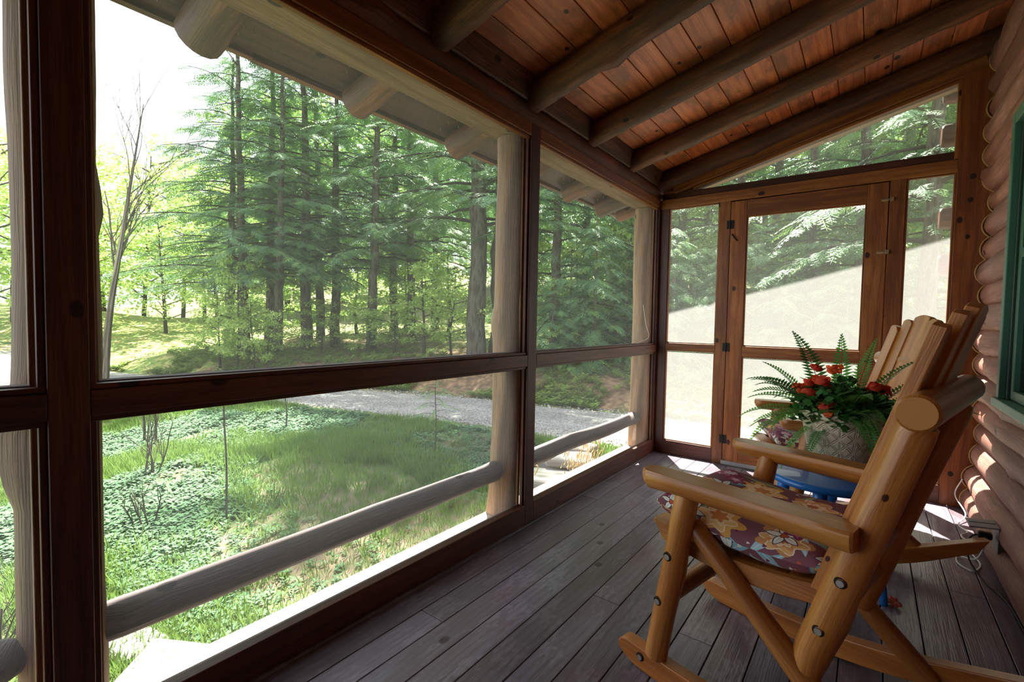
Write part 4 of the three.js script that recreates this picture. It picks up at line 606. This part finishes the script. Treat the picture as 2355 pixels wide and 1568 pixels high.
// ---------------------------------------------------------------- the bare tree by the field, thin saplings, twiggy shrubs
function bareTwigs(R, base, dir, len, r, depth, out) {
  const pts = [base.clone()], d = dir.clone(); let p = base.clone();
  for (let i = 0; i < 4; i++) { d.add(V((R() - 0.5) * 0.22, 0.04, (R() - 0.5) * 0.22)).normalize(); p = p.clone().addScaledVector(d, len / 4); pts.push(p); }
  out.push([pts, r, r * 0.45]);
  if (depth > 0) for (let i = 0; i < 4; i++) { const k = 1 + Math.floor(R() * 3.99), nd = d.clone().add(V((R() - 0.5) * 1.5, R() * 0.5, (R() - 0.5) * 1.5)).normalize(); bareTwigs(R, pts[Math.min(k, 4)], nd, len * (0.5 + R() * 0.2), r * 0.45, depth - 1, out); }
}
{
  const R = rng(1234), bx = -12.23, bz = -2.96, t = thing('bare_tree', 'tall leaning tree with bare spring branches at the field edge', 'tree', [bx, groundY(bx, bz), bz]), list = [];
  const top = V(0.2, 6.4, -0.75), mid = V(0.05, 3, -0.3); list.push([[V(0, 0, 0), V(0.02, 1.5, -0.1), mid, mid.clone().lerp(top, 0.5), top], 0.09, 0.008]);
  for (let i = 0; i < 16; i++) { const f = 0.3 + i * 0.045, b = f < 0.45 ? V(0.02, 1.5, -0.1).lerp(mid, f / 0.45) : mid.clone().lerp(top, (f - 0.45) / 0.55); bareTwigs(R, b, V((R() - 0.5) * 1.2, 0.9, (R() - 0.5) * 1.6 - 0.2).normalize(), 1.5 * (0.7 + R() * 0.5), 0.026 * (1.2 - f), 2, list); }
  part('trunk_and_branches', twig(list, 5), M.paleBark.pale, t);
  const shrub = (name, x, z, h, n, seed, label, mat, depth = 2) => { const q = rng(seed), g = thing(name, label, 'shrub', [x, groundY(x, z), z]), l = []; for (let i = 0; i < n; i++) bareTwigs(q, V((q() - 0.5) * 0.2, 0, (q() - 0.5) * 0.2), V((q() - 0.5) * 0.9, 1, (q() - 0.5) * 0.9).normalize(), h * (0.6 + q() * 0.4), 0.006 + h * 0.006, depth, l); part('twigs', twig(l, 4), mat, g); };
  shrub('bare_shrub', -2.0, -0.28, 0.75, 3, 5, 'bare pale twigged shrub on the slope close to the thick log post', M.paleBark.warm);
  shrub('bare_shrub', -4.8, -1.7, 0.7, 5, 6, 'low grey tangle of bare twigs below the middle rail', M.paleBark.plain);
  shrub('bare_shrub', -3.5, -1.35, 0.34, 6, 8, 'short dark stubble of bare stems on the slope', M.bark.plain, 1);
  const pole = (x, z, h, r, label) => { const g = thing('sapling', label, 'sapling', [x, groundY(x, z), z]); part('stem', twig([[[V(0, 0, 0), V(0.01, h * 0.4, 0), V(-0.01, h * 0.75, 0.01), V(0, h, 0)], r, r * 0.6]], 6), M.paleBark.deep, g); part('twigs', twig([[[V(0, h * 0.97, 0), V(-0.05, h + 0.02, 0.03), V(-0.12, h + 0.03, 0.07)], r * 0.4, 0.002], [[V(0, h * 0.93, 0), V(0.05, h, -0.04), V(0.1, h + 0.04, -0.08)], r * 0.4, 0.002]], 4), M.paleBark.plain, g); };
  pole(-3.05, -1.8, 1.36, 0.011, 'thin straight pale sapling stem standing on the slope'); pole(-5.5, -3.62, 0.62, 0.014, 'short thin sapling at the edge of the driveway');
  for (const [x, z, h] of [[-6.9, -2.25, 0.62], [-6.6, -2.3, 0.7]]) { const g = thing('sapling', h > 0.65 ? 'taller of two slim dark saplings near the bare twig tangle' : 'shorter of two slim dark saplings near the bare twig tangle', 'sapling', [x, groundY(x, z), z]); part('stem', twig([[[V(0, 0, 0), V(0.02, h * 0.5, 0), V(0, h, 0.02)], 0.02, 0.01]], 6), M.bark.plain, g); }
  // the sparse little conifer on the lawn
  const x = -2.62, z = -3.92, s = thing('conifer_sapling', 'sparse little conifer with a bare lower stem on the lawn', 'sapling', [x, groundY(x, z), z]), l = [], sp = [], q = rng(44);
  l.push([[V(0, 0, 0), V(0.01, 0.4, 0), V(0, 0.8, 0.01), V(0, 1.12, 0)], 0.013, 0.003]);
  for (let i = 0; i < 22; i++) { const f = i / 22, y = lerp(0.5, 1.08, f), a = i * 2.4, L = 0.34 * (1 - f * 0.75), d = V(Math.cos(a), 0, Math.sin(a)); l.push([[V(0, y, 0), V(0, y, 0).addScaledVector(d, L * 0.5), V(0, y - 0.06, 0).addScaledVector(d, L)], 0.003, 0.0012]); for (let k = 0; k < 3; k++) { const zz = d.clone().cross(V(0, 1, 0)).normalize(); sp.push([V(0, y - 0.02 * k, 0).addScaledVector(d, L * (0.25 + 0.25 * k)), new THREE.Quaternion().setFromRotationMatrix(basis.makeBasis(d, zz.clone().cross(d), zz)), 0.3 * (1 - f * 0.4), C3(0.9 + q() * 0.5, 1 + q() * 0.4, 0.8)]); } }
  part('stem', twig(l, 4), M.paleBark.deep, s); part('needles', scatter(sprayGeo, sp), needleMat, s).userData.kind = 'stuff';
}
// ---------------------------------------------------------------- stones, dry stalks, cane
M.stone = (() => { const m = wood({ seed: 171, dark: [120, 116, 112], mid: [156, 152, 148], light: [186, 182, 178], patch: [128, 124, 112], blotch: 0.5, rings: 3, knots: 0, rough: 0.9, bump: 0.006, W: 512, H: 256 }); return m; })();
function slab(x, y, z, sx, sy, sz, ry, seed, mat) {
  let g = new RoundedBoxGeometry(sx, sy, sz, 4, Math.min(sy * 0.4, 0.04)); g = uvGrain(g, 0, seed); const p = g.attributes.position;
  for (let i = 0; i < p.count; i++) { const a = p.getX(i), b = p.getY(i), c = p.getZ(i), th = Math.atan2(c, a), k = 0.82 + 0.3 * noise((th + 3.2) * 1.6, seed, 10, 99, seed); p.setXYZ(i, a * k, b * (1 + 0.25 * (noise(a * 5 + 9, c * 5 + 9, 99, 99, seed + 1) - 0.5)), c * k); }
  g.computeVertexNormals(); return [g.rotateY(ry).translate(x, y, z), mat];
}
{
  const st = [['pale flat boulder lying in the grass below the log rail', -1.25, -0.02, -0.88, 0.62, 0.18, 0.4, 0.6, M.stone.pale], ['small pale stone against the flat boulder', -1.8, -0.03, -0.8, 0.3, 0.12, 0.24, 0.2, M.stone.pale],
    ['lowest flat stone of the stack outside the corner bay', -1.02, 0.06, -4.05, 0.62, 0.13, 0.42, 0.3, M.stone.plain], ['broad grey stone in the middle of the stack outside the corner bay', -1.2, 0.05, -4.55, 0.7, 0.14, 0.5, -0.2, M.stone.deep], ['speckled stone on top of the stack outside the corner bay', -1.08, 0.17, -4.42, 0.5, 0.11, 0.34, 0.5, M.stone.plain], ['small dark slab at the back of the stone stack', -1.3, 0.17, -4.85, 0.52, 0.1, 0.34, 0.1, M.stone.deep], ['pale slab at the foot of the stone stack', -0.86, 0.02, -3.4, 0.5, 0.12, 0.36, 0.7, M.stone.pale]];
  st.forEach(([label, x, dy, z, sx, sy, sz, ry, m], i) => { const [g, q] = slab(x, groundY(x, z) + dy + 0.03, z, sx, sy, sz, ry, 20 + i, m); solo('flat_stone', g, q, label, 'stone'); });
  const R = rng(99), straw = std('#c9ab7e', 0.9), dx = -0.46, dz = -3.62, d = thing('dry_grass', 'tan dried flower stalks outside the corner bay', 'plant', [dx, groundY(dx, dz), dz]), l = [];
  for (let i = 0; i < 34; i++) { const a = R() * 6.28, r = R() * 0.24, b = V(Math.cos(a) * r * 0.4, 0, Math.sin(a) * r), h = 0.5 + R() * 0.22; l.push([[b, b.clone().add(V((R() - 0.5) * 0.1, h * 0.5, (R() - 0.5) * 0.1)), b.clone().add(V((R() - 0.5) * 0.2, h, (R() - 0.5) * 0.25))], 0.0035, 0.002]); for (let k = 0; k < 3; k++) { const t = b.clone().add(V((R() - 0.5) * 0.2, h * (0.8 + k * 0.08), (R() - 0.5) * 0.24)); l.push([[t, t.clone().add(V(0.015, 0.02, 0.01)), t.clone().add(V(0.02, 0.045, 0.02))], 0.0045, 0.004]); } }
  part('stalks', twig(l, 4), straw, d);
  const cy = groundY(-0.6, -3.2); solo('bent_cane', tube([[-0.62, cy, -2.75], [-0.6, cy + 0.35, -2.9], [-0.68, cy + 0.56, -3.12], [-0.74, cy + 0.5, -3.3], [-0.8, cy + 0.42, -3.34]], 0.007, 6, 30), straw, 'pale bent cane arching over the stones outside', 'cane');
}
// ---------------------------------------------------------------- ground cover
{
  const R = rng(4242), grass = [], leaf = [], moss = [], litter = [];
  const blade = bladeGeo(Array.from({ length: 7 }, (_, i) => { const a = i * 0.9, d = V(Math.cos(a) * 0.5, 1, Math.sin(a) * 0.5).normalize(), b = V(Math.cos(a) * 0.012, 0, Math.sin(a) * 0.012); return [b, b.clone().addScaledVector(d, 0.1 + (i % 3) * 0.025), V(-Math.sin(a), 0, Math.cos(a)).multiplyScalar(0.0045)]; }));
  const herb = bladeGeo(Array.from({ length: 8 }, (_, i) => { const a = i * 0.785 + (i % 2) * 0.3, y = 0.03 + (i % 3) * 0.02, b = V(Math.cos(a) * 0.008, y, Math.sin(a) * 0.008); return [b, b.clone().add(V(Math.cos(a) * 0.055, 0.012, Math.sin(a) * 0.055)), V(-Math.sin(a), 0.1, Math.cos(a)).multiplyScalar(0.017)]; }));
  for (let i = 0; i < 130000 && leaf.length + grass.length < 46000; i++) {
    const k = R(), x = -0.28 - Math.pow(R(), 1.35) * 9.5, z = 1.6 - R() * 10.5; if (inPorch(x, z)) continue; const s = driveZ(x) - z; if (s > -1.35) continue;
    const a = noise(x * 1.1 + 60, z * 1.1 + 60, 999, 999, 41), b = noise(x * 0.7 + 20, z * 0.7 + 20, 999, 999, 66); if (a > 0.62 && R() < 0.75) continue;
    const p = V(x, groundY(x, z) - 0.005, z), e = new THREE.Euler((R() - 0.5) * 0.5, R() * 6.28, (R() - 0.5) * 0.5), q = R(), near = Math.hypot(x, z + 1.5) < 2.8 ? 0.75 : 1;
    if (b + (k - 0.5) * 0.3 > 0.5) leaf.push([p, e, (0.45 + R() * 0.6) * near, C3(0.6 + q * 0.5, 0.7 + q * 0.35, 0.65 + q * 0.45)]); else grass.push([p, e, (0.6 + R() * 0.8) * near, C3(0.85 + q * 0.5, 0.85 + q * 0.35, 0.6 + q * 0.4)]);
  }
  for (let i = 0; i < 9000; i++) { const x = 4 - R() * 20, s = 1.2 + R() * R() * 6, z = driveZ(x) - s, q = R(); const a = noise(x * 1.1 + 60, z * 1.1 + 60, 999, 999, 41); if (a < 0.4) continue; moss.push([V(x, groundY(x, z), z), new THREE.Euler((R() - 0.5) * 0.6, R() * 6.28, (R() - 0.5) * 0.6), 0.8 + R() * 1.0, C3(1.0 + q * 0.6, 0.95 + q * 0.3, 0.45 + q * 0.3)]); }
  const lawnMat = leafMat(0.12, 0.22, 0.055, 0.4, 0.9), herbMat = leafMat(0.1, 0.21, 0.09, 0.4, 0.8);
  const put = (name, geo, mat, list, label, cat) => { const m = instanced(name, geo, mat, list, scene); m.userData.label = label; m.userData.category = cat; };
  put('lawn_grass', blade, lawnMat, grass, 'uneven tufts of grass on the slope below the porch', 'grass');
  put('ground_cover', herb, herbMat, leaf, 'low leafy ground cover spread over the slope', 'plants');
  put('bank_undergrowth', herb, lawnMat, moss, 'mossy undergrowth on the bank beyond the driveway', 'undergrowth');
  for (let i = 0; i < 7000; i++) { const x = 5 - R() * 18, z = driveZ(x) + (R() - 0.5) * 2.7, q = 0.5 + R() * 0.9; litter.push([V(x, groundY(x, z) + 0.012, z), new THREE.Euler(R() * 6, R() * 6, R() * 6), [0.010 + R() * 0.014, 0.007 + R() * 0.009, 0.010 + R() * 0.012], C3(q, q * 0.98, q * 0.96)]); }
  put('gravel_stones', new THREE.IcosahedronGeometry(1, 0), std('#9a9894', 0.95), litter, 'loose grey gravel scattered on the driveway', 'gravel');
}

renderer.render(scene, camera);
